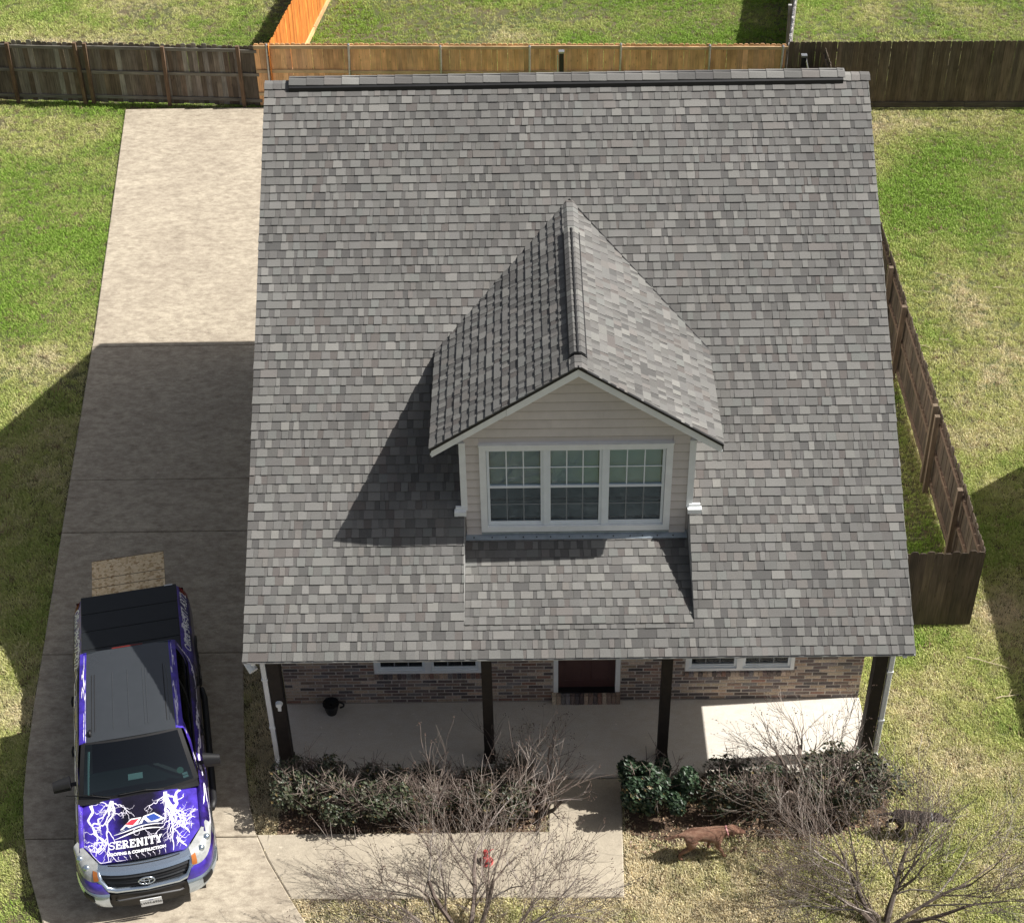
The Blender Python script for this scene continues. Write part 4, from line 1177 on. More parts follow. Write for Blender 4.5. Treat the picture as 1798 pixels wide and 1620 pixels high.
rw = MB(); rw.grid(lambda a, b: Vector((-.69+1.38*a, -1.02-.02*0, 1.86)).lerp(Vector((-.84+1.68*a, -1.16, 1.36)), b), 8, 5); tb(rw, 'rear_window', 'carglass', smooth=True)
bl_ = MB(); bl_.box((-.24, -1.045, 1.835), (.24, -1.02, 1.87)); tb(bl_, 'brake_light', plain('brake_light_lens', (.12, .015, .012), .3))
# cabin
cb = MB(); cb.grid(lambda a, b: (-.80+1.6*a, 1.28-.36*b, 1.20-.02*abs(-1+2*a)-.05*b), 8, 4); cb.box((-.80, .86, .75), (.80, .92, 1.13)); tb(cb, 'dashboard', 'dash', smooth=False)
pp_ = MB(); pp_.box((-.06, 1.04, 1.182), (.16, 1.16, 1.188), mat=None); tb(pp_, 'paper_on_dash', 'plate')
for sx in (.40, -.40):
    se = MB(); se.box((sx-.26, -.05, .75), (sx+.26, .48, .98)); se.box((sx-.25, -.20, .98), (sx+.25, -.06, 1.50)); se.box((sx-.13, -.20, 1.52), (sx+.13, -.08, 1.70)); bevel(tb(se, 'seat', 'seat'), .03)
se = MB(); se.box((-.7, -1.0, .75), (.7, -.55, 1.0)); se.box((-.7, -1.08, 1.0), (.7, -.95, 1.5)); bevel(tb(se, 'rear_seat', 'seat'), .03)
sw = MB(); sw.tube([(.40+.19*math.cos(t), .72+.07*math.sin(t), 1.12+.17*math.sin(t)) for t in np.linspace(0, 2*math.pi, 19)], .017, 6, cap=False); tb(sw, 'steering_wheel', 'carblack', smooth=True)
stk = MB()
for k, (a, b) in enumerate(((.095, .10), (.095, .155))):
    q = [ws_pt(a+da, b+db, -.006) for da, db in ((-.022, -.022), (.022, -.022), (.022, .022), (-.022, .022))]
    stk.face(q)
tb(stk, 'windshield_sticker', 'plate', ws)
rd = MB()
rd.face([ws_pt(.125+.03*math.cos(t), .24+.06*math.sin(t), -.02) for t in np.linspace(0, 6.283, 12, endpoint=False)]); tb(rd, 'round_sticker', plain('pale_green_card', (.30, .42, .34), .6), ws)
ap_ = MB(); ap_.tube([ws_pt(.925, .05+.8*k/8, -.04) for k in range(9)], .018, 5); tb(ap_, 'pillar_trim', 'plate', ws)
for sx in (.35, -.40):
    wp = MB(); wp.tube([ws_pt(.5-.5*sx/.845, -.02, .02), ws_pt(.5-.5*(sx-.25)/.845, .035, .02), ws_pt(.5-.5*(sx-.62)/.845, .02, .018)], .010, 5); tb(wp, 'wiper', 'carblack', ws)
# bed: rails, cover, tailgate
br = MB()
for s in (1, -1):
    br.grid(lambda a, b: (s*(side_x(-1.2-1.66*b, lerp_tab(SHZ, -1.2-1.66*b))*(1-a)+.79*a), -1.2-1.66*b, lerp_tab(SHZ, -1.2-1.66*b)+.012*math.sin(a*math.pi)), 3, 10)
tb(br, 'bed_rail', 'cover', smooth=True)
for k in range(4):
    c_ = MB(); y0 = -1.19-k*.418; y1 = y0-.410
    c_.box((-.80, y1-.012*(k == 3), 1.32), (.80, y0, 1.372)); bevel(tb(c_, 'bed_cover_panel', 'cover'), .012)
tg = MB(); tg.grid(lambda a, b: (-.90+1.8*a, -2.885-.015*math.sin(math.pi*a)+.0, .55+.69*b), 8, 6); tg.box((-.85, -2.90, 1.215), (.85, -2.80, 1.25)); tailgate = tb(tg, 'tailgate', 'carblack', smooth=False)
hd = MB(); hd.box((-.74, -2.868, 1.3725), (-.60, -2.845, 1.376)); tb(hd, 'tailgate_badge', 'plate', tailgate)
for s in (1, -1):
    tl_ = MB(); tl_.grid(lambda a, b: (s*(side_x(-2.86+.16*a, .95+.33*b)+.006), -2.875+.17*a, .92+.36*b), 3, 5); tb(tl_, 'tail_light', plain('tail_light_lens', (.20, .01, .015), .25), smooth=True)
rbm = MB(); rbm.box((-.95, -3.0, .45), (.95, -2.86, .62)); bevel(tb(rbm, 'rear_bumper', 'chrome'), .03)
# ---- front
def nose_y(x): return hood_front(x)+.10
gs = MB()   # chrome top bar, broad and leaning
def bar(u, v, z0, z1, y0, y1, w): 
    x = -w+2*w*u; return (x, y0+(y1-y0)*v-.16*(abs(x)/.8)**2.4, z0+(z1-z0)*v)
gs.grid(lambda u, v: bar(u, v, 1.098, 1.035, 2.52, 2.74, .70-.03*v if False else .68), 20, 5)
gs.grid(lambda u, v: bar(u, v, 1.035, .985, 2.74, 2.775, .68), 20, 2)
grille = tb(gs, 'grille_bar', 'chrome', smooth=True)
sl = MB(); sl.grid(lambda u, v: Vector(bar(u, .60+.07*v, 1.098, 1.035, 2.52, 2.74, .52))+Vector((0, .002, .004)), 20, 1); tb(sl, 'grille_slot', 'carblack', grille)
gk = MB(); gk.grid(lambda u, v: bar(u, v, .995, .70, 2.745, 2.70, .66), 16, 4); tb(gk, 'grille_back', 'carblack')
for k in range(4):
    z = .945-k*.066
    gb = MB(); gb.grid(lambda u, v: bar(u, v, z+.022, z-.018, 2.755, 2.785, .62-.02*k), 16, 2); gb.grid(lambda u, v: bar(u, v, z-.018, z-.022, 2.785, 2.75, .62-.02*k), 16, 1)
    tb(gb, 'grille_slat', M['carblack'] if k % 2 else plain('grille_grey', (.05, .052, .056), .4, .3), smooth=False)
ch = MB()
ch.tube([(-.66, 2.62, 1.0), (-.665, 2.69, .88), (-.60, 2.74, .72), (-.45, 2.77, .68), (0, 2.80, .675), (.45, 2.77, .68), (.60, 2.74, .72), (.665, 2.69, .88), (.66, 2.62, 1.0)], [.045, .05, .05, .045, .042, .045, .05, .05, .045], 8)
tb(ch, 'grille_surround', 'chrome', smooth=True)
em = MB()
def ring(cx, cz, rx, rz, r): em.tube([(cx+rx*math.cos(t), 2.815, cz+rz*math.sin(t)) for t in np.linspace(0, 2*math.pi, 25)], r, 6, cap=False)
ring(0, .845, .115, .075, .012); ring(0, .845, .040, .068, .009); ring(0, .878, .085, .030, .009); tb(em, 'badge_rings', 'chrome', smooth=True)
for s in (1, -1):
    def bez(p, q, r, t): return Vector(p)*(1-t)**2+Vector(q)*2*t*(1-t)+Vector(r)*t*t
    eA = lambda a: Vector((.655, 2.545, 1.075)).lerp(Vector((.935, 2.12, 1.125)), a)
    eB = lambda a: bez((.665, 2.725, .885), (.975, 2.71, .855), (.99, 2.20, .99), a)
    eC = lambda a: bez((.56, 2.80, .665), (.985, 2.80, .665), (1.005, 2.28, .72), a)
    eD = lambda a: bez((.56, 2.835, .40), (.955, 2.80, .42), (.99, 2.36, .54), a)
    def patch(f, g, a, b, bulge=.0):
        p = f(a).lerp(g(a), b)+Vector((.35+.4*a, .6-.3*a, .45))*bulge*math.sin(math.pi*b)
        return Vector((s*p.x, p.y, p.z))
    hlp = lambda a, b: patch(eA, eB, a, b, .055)
    hl = MB(); hl.grid(hlp, 12, 6); hd_ = tb(hl, 'headlight', 'lamp', smooth=True)
    am = MB(); am.grid(lambda a, b: hlp(.0+.14*a, .40+.55*b)+Vector((s*.002, .006, .004)), 3, 3); tb(am, 'turn_lens', 'amber', hd_, smooth=True)
    for (a, b) in ((.36, .50), (.66, .45)):
        bu = MB(); c = hlp(a, b); bu.tube([c+Vector((0, -.02, -.01)), c+Vector((s*.008, .010, .010))], [.055, .04], 12); tb(bu, 'lamp_bowl', 'chrome', hd_, smooth=True)
    ck = MB(); ck.grid(lambda a, b: patch(eB, eC, a, b, .03), 10, 4); tb(ck, 'bumper_cheek', 'wrap', smooth=True)
    be = MB(); be.grid(lambda a, b: patch(eC, eD, a, b, .05), 12, 6); bend = tb(be, 'bumper_end', 'chrome', smooth=True)
    fg = MB(); fg.grid(lambda a, b: patch(eC, eD, .30+.28*a, .22+.5*b, .05)+Vector((s*.004, .008, .004)), 5, 3); tb(fg, 'fog_recess', 'carblack', bend, smooth=True)
bc = MB(); bc.grid(lambda a, b: (-.56+1.12*a, 2.85-.06*abs(-1+2*a)**2-.04*b, .635-.33*b), 10, 5); bc.grid(lambda a, b: (-.56+1.12*a, 2.74+.11*b-.06*abs(-1+2*a)**2, .66-.025*b), 10, 2); tb(bc, 'bumper_centre', 'carblack', smooth=True)
lo = MB(); lo.tube([(-.5, 2.80, .50), (-.44, 2.86, .55), (.44, 2.86, .55), (.5, 2.80, .50)], .014, 5); tb(lo, 'bumper_lip', plain('grey_plastic', (.10, .10, .105), .5), smooth=True)
pl_ = MB(); pl_.box((-.155, 2.868, .335), (.155, 2.880, .49)); plate = tb(pl_, 'licence_plate', 'plate')
sk = MB(); sk.box((-.80, 2.2, .30), (.80, 2.72, .42)); tb(sk, 'skid_plate', 'carblack')

# ---- printed wrap: lightning, lettering, logo, laid on the panels
def text_mesh(txt, size, offset=0.0, extr=.0, shear=0):
    cu = bpy.data.curves.new('lettering', 'FONT'); cu.body = txt; cu.size = size; cu.offset = offset; cu.align_x = 'CENTER'; cu.align_y = 'CENTER'; cu.extrude = extr; cu.shear = shear
    cu.resolution_u = 3
    ob = bpy.data.objects.new('lettering', cu); me = bpy.data.meshes.new_from_object(ob)
    bpy.data.objects.remove(ob); return me
def place_text(name, me, mat, fn, par, sub=False):
    """fn maps flat text coordinates to truck space"""
    v = [fn(q.co.x, q.co.y) for q in me.vertices]; f = [tuple(p.vertices) for p in me.polygons]
    mb = MB(); mb.v = [tuple(q) for q in v]; mb.f = f; mb.t = [(1, 1, 1)]*len(f)
    return tb(mb, name, mat, par)
# serif capitals drawn as strokes: (x0,y0,x1,y1,width)
GLY = {'S': [(.62, .80, .46, .95), (.46, .95, .22, .95), (.22, .95, .08, .80), (.08, .80, .12, .60), (.12, .60, .56, .42), (.56, .42, .62, .20), (.62, .20, .46, .04), (.46, .04, .2, .04), (.2, .04, .06, .2), (.63, .72, .63, .98), (.05, .02, .05, .28)],
       'E': [(.14, 0, .14, 1), (0, .95, .60, .95), (0, .05, .62, .05), (.14, .52, .45, .52), (.60, .98, .60, .74), (.62, .02, .62, .28), (.44, .40, .44, .64)],
       'R': [(.14, 0, .14, 1), (0, .95, .45, .95), (.45, .95, .58, .80), (.58, .80, .58, .66), (.58, .66, .45, .50), (.45, .50, .14, .50), (.36, .50, .62, .05), (0, .04, .30, .04), (.52, .04, .74, .04)],
       'N': [(.12, 0, .12, 1), (.64, 0, .64, 1), (.12, .96, .64, .06), (0, .96, .24, .96), (0, .04, .26, .04), (.5, .96, .78, .96)],
       'I': [(.18, 0, .18, 1), (.02, .96, .34, .96), (.02, .04, .34, .04)],
       'T': [(.33, 0, .33, 1), (.0, .95, .66, .95), (.0, .98, .0, .72), (.66, .98, .66, .72), (.18, .04, .48, .04)],
       'Y': [(.34, 0, .34, .48), (.34, .46, .08, .96), (.34, .46, .62, .96), (-.04, .96, .22, .96), (.48, .96, .74, .96), (.18, .04, .50, .04)]}
def stroke_word(word, hgt, fn, name, mat, par):
    mb = MB(); x = 0; adv = {'I': .50, 'N': .92, 'S': .80, 'E': .78, 'R': .86, 'T': .80, 'Y': .84}
    tot = sum(adv[c] for c in word)
    for c in word:
        for (a, b, d, e) in GLY[c]:
            p, q = Vector((a, b)), Vector((d, e)); t = (q-p); L = t.length; t = t/L; vert = abs(t.y) > .6
            w = .105 if vert and L > .4 else .085 if L > .3 else .055
            nrm = Vector((-t.y, t.x))*w; p2, q2 = p-t*.03, q+t*.03
            mb.face([fn((x+z.x-tot/2)*hgt, (z.y-.5)*hgt) for z in (p2-nrm, q2-nrm, q2+nrm, p2+nrm)])
        x += adv[c]
    return tb(mb, name, mat, par)
HOODW = .845
def on_hood(cu, cv, ang=0, lift=.004):
    """text space in metres -> hood; cu, cv the centre in hood units"""
    def f(x, y):
        return hood_pt(cu+x/HOODW, cv-y/1.12, lift)
    return f
stroke_word('SERENITY', .125, on_hood(-.10, .765), 'lettering', 'printw', hood)
place_text('lettering', text_mesh('ROOFING & CONSTRUCTION', .063, .003), 'printw', on_hood(-.10, .895, lift=.005), hood)
def hood_poly(pts, mat, name='logo', lift=.004):
    mb = MB(); mb.face([hood_pt(u, v, lift) for u, v in pts]); return tb(mb, name, mat, hood)
def hood_ribbon(pts, ws_, mat, name, lift):
    mb = MB(); n = len(pts)
    for k in range(n-1):
        p, q = Vector(pts[k]), Vector(pts[k+1]); d = Vector(((q-p).x*HOODW, (q-p).y*1.12)); 
        if d.length < 1e-6: continue
        d.normalize(); nx, ny = -d.y/HOODW, d.x/1.12
        a, b = ws_[k], ws_[k+1]
        mb.face([hood_pt(p.x-nx*a, p.y-ny*a, lift), hood_pt(q.x-nx*b, q.y-ny*b, lift), hood_pt(q.x+nx*b, q.y+ny*b, lift), hood_pt(p.x+nx*a, p.y+ny*a, lift)])
    return mb
def swoosh(c0, mat, w, lift):
    pts = [(-.47+.86*k/14, c0-.055*math.sin(k/14*2.6-.2)+.02*math.cos(k/14*5)) for k in range(15)]
    tb(hood_ribbon(pts, [w*math.sin(math.pi*(k+.6)/15.5) for k in range(15)], mat, 'logo', lift), 'logo', mat, hood)
swoosh(.575, 'printw', .034, .0035); swoosh(.572, 'printn', .018, .0065); swoosh(.648, 'printw', .014, .0040)
hood_poly([(-.36, .54), (-.16, .38), (.02, .38), (-.08, .52)], 'printw'); hood_poly([(-.26, .46), (-.16, .40), (-.02, .40), (-.13, .49)], 'printr', lift=.0075)
hood_poly([(-.06, .52), (.06, .37), (.24, .34), (.42, .47), (.18, .53)], 'printw', lift=.0042); hood_poly([(.10, .385), (.235, .36), (.36, .455), (.19, .48)], 'printb', lift=.008)
hood_poly([(.02, .50), (.06, .42), (.14, .50)], 'printn', lift=.0078)
hood_poly([(-.32, .545), (-.25, .49), (-.17, .545)], 'printn', lift=.0076)
rb_ = random.Random(77)
def bolt(p, q, w, depth, mb, rough=.17):
    pts = [Vector(p), Vector(q)]
    for it in range(4):
        nn = []
        for a, b in zip(pts[:-1], pts[1:]):
            d = b-a; m_ = (a+b)/2+Vector((-d.y, d.x))*rb_.gauss(0, rough); nn += [a, m_]
        pts = nn+[pts[-1]]
    pts = [Vector((max(-.995, min(.995, z.x)), max(.005, min(.99, z.y)))) for z in pts]
    n = len(pts); wsx = [w*(1-.8*k/(n-1))*rb_.uniform(.7, 1.35)/1.0 for k in range(n)]
    r_ = hood_ribbon(pts, wsx, None, None, .0030)
    off = len(mb.v); mb.v += r_.v; mb.f += [tuple(off+i for i in f) for f in r_.f]; mb.t += r_.t
    if depth > 0:
        for k in range(rb_.randint(3, 5)):
            i = rb_.randint(2, n-4); d = Vector(q)-Vector(p); a = rb_.choice((-1, 1))*rb_.uniform(.4, 1.1)
            e = pts[i]+Vector((d.x*math.cos(a)-d.y*math.sin(a), d.x*math.sin(a)+d.y*math.cos(a)))*rb_.uniform(.3, .6)
            bolt(pts[i], e, max(w*.38, .0032), depth-1, mb, rough*1.15)
lg = MB()
bolt((-.48, .03), (-.60, .55), .024, 2, lg); bolt((-.47, .04), (-.585, .99), .018, 1, lg, .08); bolt((-.50, .05), (-.80, .95), .016, 2, lg)
bolt((.46, .03), (.50, .42), .027, 2, lg); bolt((.47, .1), (.52, .98), .018, 2, lg, .09); bolt((.47, .2), (.82, .85), .020, 2, lg)
bolt((-.86, .03), (-.92, .97), .022, 1, lg); bolt((-.50, .12), (-.86, .05), .012, 0, lg)
bolt((.72, .02), (.80, .75), .024, 1, lg); bolt((.48, .08), (.78, .10), .016, 0, lg)
bolt((-.45, .08), (-.1, .35), .009, 1, lg); bolt((.44, .08), (.1, .30), .009, 1, lg); bolt((-.2, .62), (.2, .7), .004, 1, lg); bolt((.55, .62), (.95, .68), .010, 2, lg)
bolt((-.9, .9), (-.5, .95), .009, 1, lg); bolt((.6, .8), (.75, .98), .018, 1, lg)
for k in range(9): bolt((-.42+.1*k, .93), (-.40+.1*k+rb_.uniform(-.04, .04), .99), .004, 0, lg)
tb(lg, 'lightning_print', 'bolt', hood)
# bolts on the sides, pillars and rails
def side_bolt(s, u0, v0, u1, v1, w, mb, fn):
    pts = [Vector((u0, v0)), Vector((u1, v1))]
    for it in range(4):
        nn = []
        for a, b in zip(pts[:-1], pts[1:]):
            d = b-a; nn += [a, (a+b)/2+Vector((-d.y, d.x))*rb_.gauss(0, .22)]
        pts = nn+[pts[-1]]
    for a, b in zip(pts[:-1], pts[1:]):
        ww = w*rb_.uniform(.5, 1.3)
        mb.face([fn(a.x, a.y), fn(b.x, b.y), fn(b.x+ww*.3, b.y+ww), fn(a.x+ww*.3, a.y+ww)])
for s in (1, -1):
    fn = lambda u, v: side_pt(s, min(max(u, .01), .985), min(max(v, .05), .985), .004)
    for q in ((.90, .95, .80, .55), (.97, .85, .90, .60), (.80, .90, .66, .92), (.62, .90, .45, .85), (.45, .88, .33, .95), (.75, .7, .60, .6), (.25, .9, .12, .92), (.70, .93, .52, .75)):
        mb = MB(); side_bolt(s, *q, .035, mb, fn); tb(mb, 'lightning_print', 'bolt')
    def rfn(u, v): p = Vector(roof_pt(s*(.90+.095*min(max(v, 0), 1)), min(max(u, 0), 1), .004)); return p
    for q in ((.02, .5, .28, .4), (.95, .5, .72, .6), (.45, .1, .47, .95), (.66, .1, .68, .95), (.0, .1, .5, .05) if s > 0 else (.3, .2, .32, .9)): mb = MB(); side_bolt(s, *q, .10, mb, rfn); tb(mb, 'lightning_print', 'bolt')
    for v0 in (0.01, .93):
        pv = lambda u, v: (lambda t, b: (t.lerp(b, min(max(u, 0), 1))+Vector((s*.012, .004, .006))))(Vector(roof_pt(s, v0+.05*min(max(v, 0), 1)))+Vector((s*.035, 0, -.02)), Vector((s*(side_x(1.27-(v0+.05*v)*2.43, 1.2)-.035), 1.27-(v0+.05*v)*2.43, lerp_tab(SHZ, 1.27-(v0)*2.43))))
        mb = MB(); side_bolt(s, .05, .5, .95, .5, .35, mb, pv); tb(mb, 'lightning_print', 'bolt')
    sgn = 1 if s < 0 else -1
    def bedtxt(x, y, y0=-2.03, z0=1.235): 
        yy = y0-s*(-1)*x if False else y0+(-x if s < 0 else x)*1.0
        z = z0+y; return (s*(side_x(yy, z)+.006), yy, z)
    place_text('lettering', text_mesh('Office 346-577-4372', .165, .003, shear=.2), 'printw', bedtxt, truck)
    fr = lambda x, y: bedtxt(x, y, 1.95, .98)
    place_text('lettering', text_mesh('ROOFING', .11, .002), 'printw', fr, truck)
place_text('lettering', text_mesh('LWH-6936', .068, .0015), 'carblack', lambda x, y: (-x, 2.8825, .405+y), plate)
place_text('lettering', text_mesh('TEXAS', .024, .0008), 'printb', lambda x, y: (-x, 2.8825, .468+y), plate)

# ------------------------------------------------------------------ neighbour's house, out of frame to the right; its shadow falls on the lawn
nb = thing('neighbour_house', 'neighbouring house beyond the right edge, known by its shadow on the lawn', 'house', (17, 0, GZ))
MB().prism([(-9, GZ), (5.75, GZ), (5.75, 3.62), (5.45, 4.10), (3.7, 4.40), (-3.0, 4.72), (-9, 3.08)], 0, 12.6, 22).build('wall', 'siding', nb)
nr = MB(); nr.prism([(-9.6, 2.95), (-3.0, 4.75), (3.7, 4.45), (5.45, 4.15), (6.2, 2.85), (6.3, 2.95), (5.55, 4.27), (3.7, 4.57), (-3.0, 4.9), (-9.6, 3.1)], 0, 12.45, 22.3, (.2, .2, .2)); nr.build('roof', 'shingle', nb, tint=True)

# ------------------------------------------------------------------ OSB boards behind the tailgate
def osb_mat():
    m, nt, nd, lk, bs = nodes_of('oriented_strand_board')
    tc = nd.new('ShaderNodeTexCoord'); v = nd.new('ShaderNodeTexVoronoi'); v.inputs['Scale'].default_value = 26; v.inputs['Randomness'].default_value = 1
    n = nd.new('ShaderNodeTexNoise'); n.inputs['Scale'].default_value = 14; lk.new(tc.outputs['Object'], n.inputs['Vector'])
    ad = nd.new('ShaderNodeVectorMath'); ad.operation = 'MULTIPLY_ADD'; ad.inputs[1].default_value = (.08, .08, .08); lk.new(n.outputs['Color'], ad.inputs[0]); lk.new(tc.outputs['Object'], ad.inputs[2])
    lk.new(ad.outputs[0], v.inputs['Vector'])
    sp = nd.new('ShaderNodeSeparateColor'); lk.new(v.outputs['Color'], sp.inputs[0])
    c = ramp(nt, sp.outputs[0], [(.0, (.45, .29, .14)), (.3, (.70, .53, .31)), (.7, (.84, .68, .45)), (1, (.76, .57, .33))])
    c = mixc(nt, c, ramp(nt, noise(nt, 40, 3, .6, 'Object'), [(.62, (1,)*3), (.70, (.55, .45, .35))]), 1.0, 'MULTIPLY')
    lk.new(c, bs.inputs['Base Color']); setp(bs, Roughness=.8); return m
M['osb'] = osb_mat()
M['osbshade'] = plain('osb_edge_shade', (.09, .06, .032), .9)
for k, (y1, lab) in enumerate(((-3.85, 'lowest and longest'), (-3.36, 'middle'), (-3.11, 'topmost'))):
    y0 = -2.2; yc = (y0+y1)/2; c = WM[truck] @ Vector((0, yc, 1.253+k*.0212))
    t = thing('osb_board', lab+' tan strand board sticking out of the truck bed', 'board', c, math.radians(192), 'strand boards in the truck bed')
    hy = (y0-y1)/2; w = .618
    child('panel_face', box_mesh('panel_face', (-w, -hy, .003), (w, hy, .0205), 'osb'), t)
    child('panel_edge_shade', box_mesh('panel_edge_shade', (-w-.002, -hy-.018, 0), (w+.002, hy-.002, .018), 'osbshade'), t)  # dark rim reaching past the board's end, painting the shade line at each step

# ------------------------------------------------------------------ pot by the wall
pot = thing('black_pot', 'black pot with a loop handle by the brick wall on the porch', 'pot', (-3.33, -.21, 0))
p = MB(); n = 18
prof = [(.085, 0), (.105, .08), (.125, .19), (.138, .21), (.138, .235), (.125, .235), (.115, .20), (.02, .19)]
p.v = [(r*math.cos(6.2832*k/n), r*math.sin(6.2832*k/n), z) for r, z in prof for k in range(n)]
p.f = [(i*n+k, i*n+(k+1) % n, (i+1)*n+(k+1) % n, (i+1)*n+k) for i in range(len(prof)-1) for k in range(n)]+[tuple(range(n))[::-1]]; p.t = [(1, 1, 1)]*len(p.f)
p.build('pot_body', 'cover', pot, local=True)
p = MB(); p.tube([(.12+.09*math.sin(a), .03, .15-.065*math.cos(a)) for a in np.linspace(.2, 2.95, 9)], .016, 6); p.build('handle', 'cover', pot, local=True)

# ------------------------------------------------------------------ red object on the walk
red = thing('red_plastic_object', 'small red plastic object on the front walk seen through bare branches', 'toy', (-.71, -3.21, GZ+.028), .3)
M['redp'] = plain('red_plastic', (.42, .07, .065), .5, var=.2)
p = MB(); p.tube([(0, 0, 0), (0, 0, .02), (0, 0, .03), (0, 0, .09), (0, 0, .15), (0, 0, .16)], [.13, .13, .09, .095, .06, .03], 14); p.build('base', 'redp', red, local=True)
p = MB(); p.tube([(.0, .03, .14), (.0, .06, .22), (0, .07, .26)], [.035, .055, .04], 10); p.build('top_knob', 'redp', red, local=True)
p = MB(); p.tube([(.02, .05, .19), (.10, .09, .20), (.17, .12, .18)], [.018, .016, .012], 6); p.build('arm', 'redp', red, local=True)
p = MB(); p.tube([(-.01, -.08, .085), (-.01, -.10, .075)], [.035, .03], 10); p.build('hole', 'carblack', red, local=True)

for o_ in red.children: o_.scale = (.8, .8, .8)

# ------------------------------------------------------------------ twigs blown onto the right-hand lawn
rt = random.Random(4)
spots = [(9.06, 12.28, 'pale forked twig on the right lawn, beside the side fence top'), (9.54, 12.93, 'short pale twig farthest back on the right lawn'), (10.11, 11.69, 'longest pale twig on the right lawn near the photo edge'), (10.72, 12.41, 'straight pale twig at the right edge of the right lawn'), (9.09, 10.39, 'bent pale twig on the right lawn nearest the neighbour shadow'), (8.55, 10.19, 'small pale twig lying close to the side fence'), (7.87, .84, 'long dry stalk on the straw lawn right of the porch'), (8.05, .05, 'dry stalk at the frame edge below the neighbour shadow')]
for x, y, lab in spots:
    mb = MB(); a = rt.uniform(-.9, .5); L = rt.uniform(.22, .45)*(1.7 if y < 2 else 1); q = Vector((-L/2*math.cos(a), -L/2*math.sin(a), .05)); pts = [q]
    for k in range(4): pts.append(pts[-1]+Vector((math.cos(a), math.sin(a), rt.uniform(-.1, .12)))*L/4+Vector((rt.uniform(-.02, .02), rt.uniform(-.02, .02), 0)))
    mb.tube(pts, [.010, .009, .008, .006, .004], 5); mb.tube([pts[2], pts[2]+Vector((math.cos(a+.8), math.sin(a+.8), .2))*L*.3], [.006, .003], 4)
    t = thing('fallen_twig', lab, 'twig', (x, y, GZ), 0, 'fallen twigs on the lawn')
    mb.build('stick', plain('dry_twig', (.50, .42, .28), .8), t, local=True)

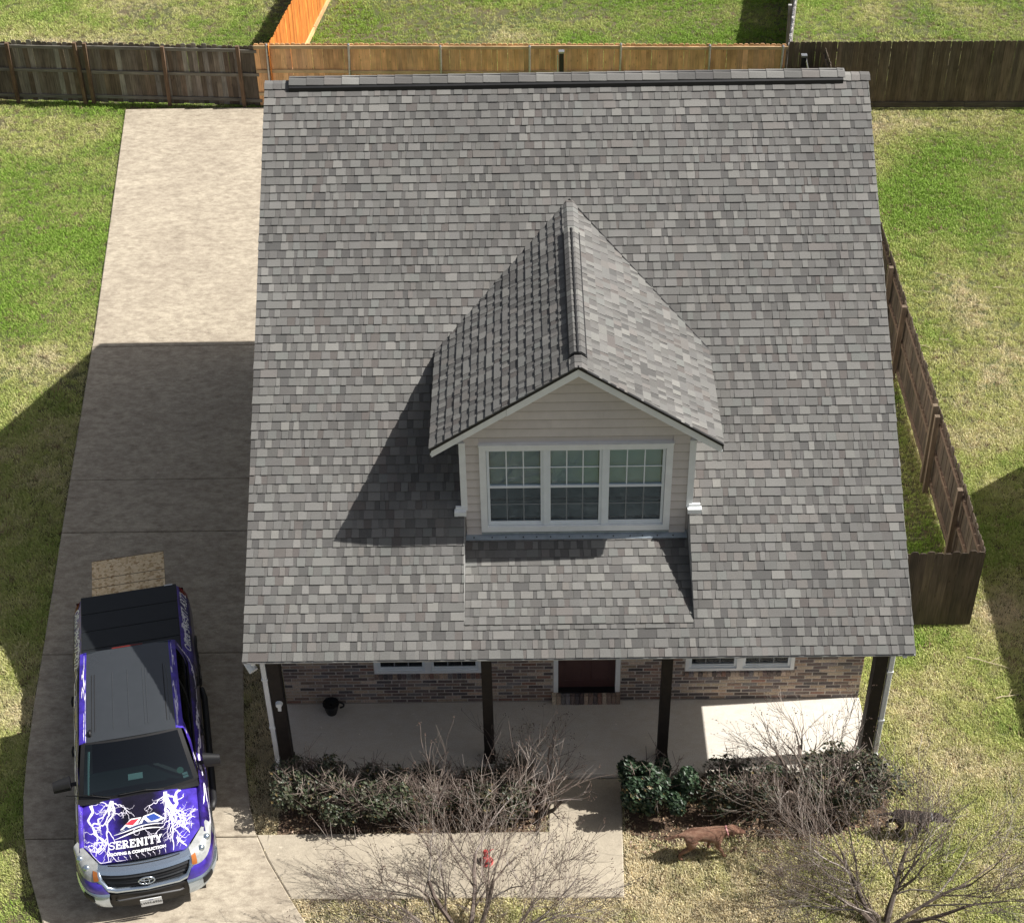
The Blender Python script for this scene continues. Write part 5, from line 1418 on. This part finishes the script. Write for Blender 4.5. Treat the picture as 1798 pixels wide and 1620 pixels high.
# ------------------------------------------------------------------ dogs
def dog(name, label, loc, rotz, scale, mat, collar_mat, gait=1):
    d = thing(name, label, 'dog', loc, rotz)
    V = []; E = []; Rr = []
    def add(p, r, prev=None):
        V.append(Vector(p)*scale); Rr.append((r[0]*scale, r[1]*scale) if isinstance(r, tuple) else (r*scale, r*scale))
        if prev is not None: E.append((prev, len(V)-1))
        return len(V)-1
    pel = add((0, 0, .475), (.10, .105)); lo = add((.16, 0, .50), (.088, .082), pel); ch = add((.36, 0, .455), (.122, .15), lo); sh = add((.47, 0, .485), (.10, .115), ch)
    nk = add((.58, 0, .525), (.062, .07), sh); hb = add((.675, 0, .525), (.08, .082), nk); st = add((.745, 0, .49), (.058, .056), hb); mz = add((.81, 0, .455), (.040, .038), st); add((.865, 0, .435), (.032, .028), mz)
    for s in (1, -1):
        e = add((.665, s*.065, .535), .026, hb); add((.655, s*.095, .475), .017, e)
    t = add((-.10, 0, .495), .038, pel); t = add((-.20, 0, .48), .026, t); t = add((-.30, 0, .435), .020, t); add((-.37, 0, .41), .013, t)
    for s in (1, -1):
        g_ = gait*s*.07
        a = add((.01, s*.075, .40), (.07, .085), pel); b = add((.055+g_*.5, s*.09, .285), .052, a); c = add((-.075+g_, s*.09, .150), .027, b); e = add((-.055+g_*1.3, s*.09, .035), .025, c); add((.0+g_*1.3, s*.09, .022), .024, e)
        a = add((.43, s*.08, .36), (.055, .07), ch); b = add((.39-g_*.6, s*.09, .255), .040, a); c = add((.42-g_*1.2, s*.09, .13), .026, b); e = add((.425-g_*1.5, s*.09, .035), .025, c); add((.475-g_*1.5, s*.09, .022), .024, e)
    me = bpy.data.meshes.new('dog_body'); me.from_pydata([tuple(v) for v in V], E, [])
    o = bpy.data.objects.new('dog_body', me); me.materials.append(mat); COL.objects.link(o); o.parent = d
    o.modifiers.new('skin', 'SKIN')
    for i, q in enumerate(me.skin_vertices[0].data):
        q.radius = Rr[i]; q.use_root = (i == 0)
    sb = o.modifiers.new('subdivision', 'SUBSURF'); sb.levels = 2; sb.render_levels = 2
    o.modifiers['skin'].use_smooth_shade = True
    c = MB(); ctr = Vector((.575, 0, .513))*scale; ax = Vector((.9, 0, .3)).normalized(); u = Vector((0, 1, 0)); w = ax.cross(u)
    c.tube([ctr+(u*math.cos(a)*.068+w*math.sin(a)*.076)*scale for a in np.linspace(0, 6.2832, 21)], .014*scale, 6, cap=False); c.build('collar', collar_mat, d, local=True)
    for s in (1, -1):
        y_ = MB(); q = Vector((.735, s*.043, .520))*scale; y_.tube([q-Vector((.004, 0, 0)), q+Vector((.006, s*.006, .002))], [.010*scale, .007*scale], 8); y_.build('eye', 'carblack', d, local=True)
    nn = MB(); q = Vector((.878, 0, .445))*scale; nn.tube([q-Vector((.012, 0, 0)), q+Vector((.010, 0, .002))], [.020*scale, .013*scale], 8); nn.build('nose', 'carblack', d, local=True)
    return d
def fur(name, lo, hi, dark, rough=.75):
    m, nt, nd, lk, bs = nodes_of(name)
    a = noise(nt, 9, 4, .6, 'Object'); b = noise(nt, 70, 3, .7, 'Object', (1, 3, 3))
    c = ramp(nt, a, [(.3, dark), (.48, lo), (.7, hi)]); c = mixc(nt, c, ramp(nt, b, [(.3, (.75,)*3), (.7, (1.25,)*3)]), 1.0, 'MULTIPLY')
    lk.new(c, bs.inputs['Base Color']); setp(bs, Roughness=rough); bump(nt, bs, b, 1.0, .03); return m
brown_dog = dog('brown_dog', 'reddish brown dog with a pink collar walking right on the front lawn', (2.38, -3.10, GZ+.01), math.radians(5), 1.0, fur('brown_fur', (.30, .155, .10), (.44, .27, .185), (.16, .075, .048)), plain('pink_collar', (.62, .30, .30), .6))
dark_dog = dog('dark_dog', 'dark brown dog stepping out from behind the bare tree at the right', (5.62, -2.72, GZ+.01), math.radians(-8), .88, fur('dark_fur', (.026, .016, .014), (.05, .03, .026), (.012, .008, .007)), plain('grey_collar', (.30, .31, .33), .6), -1)
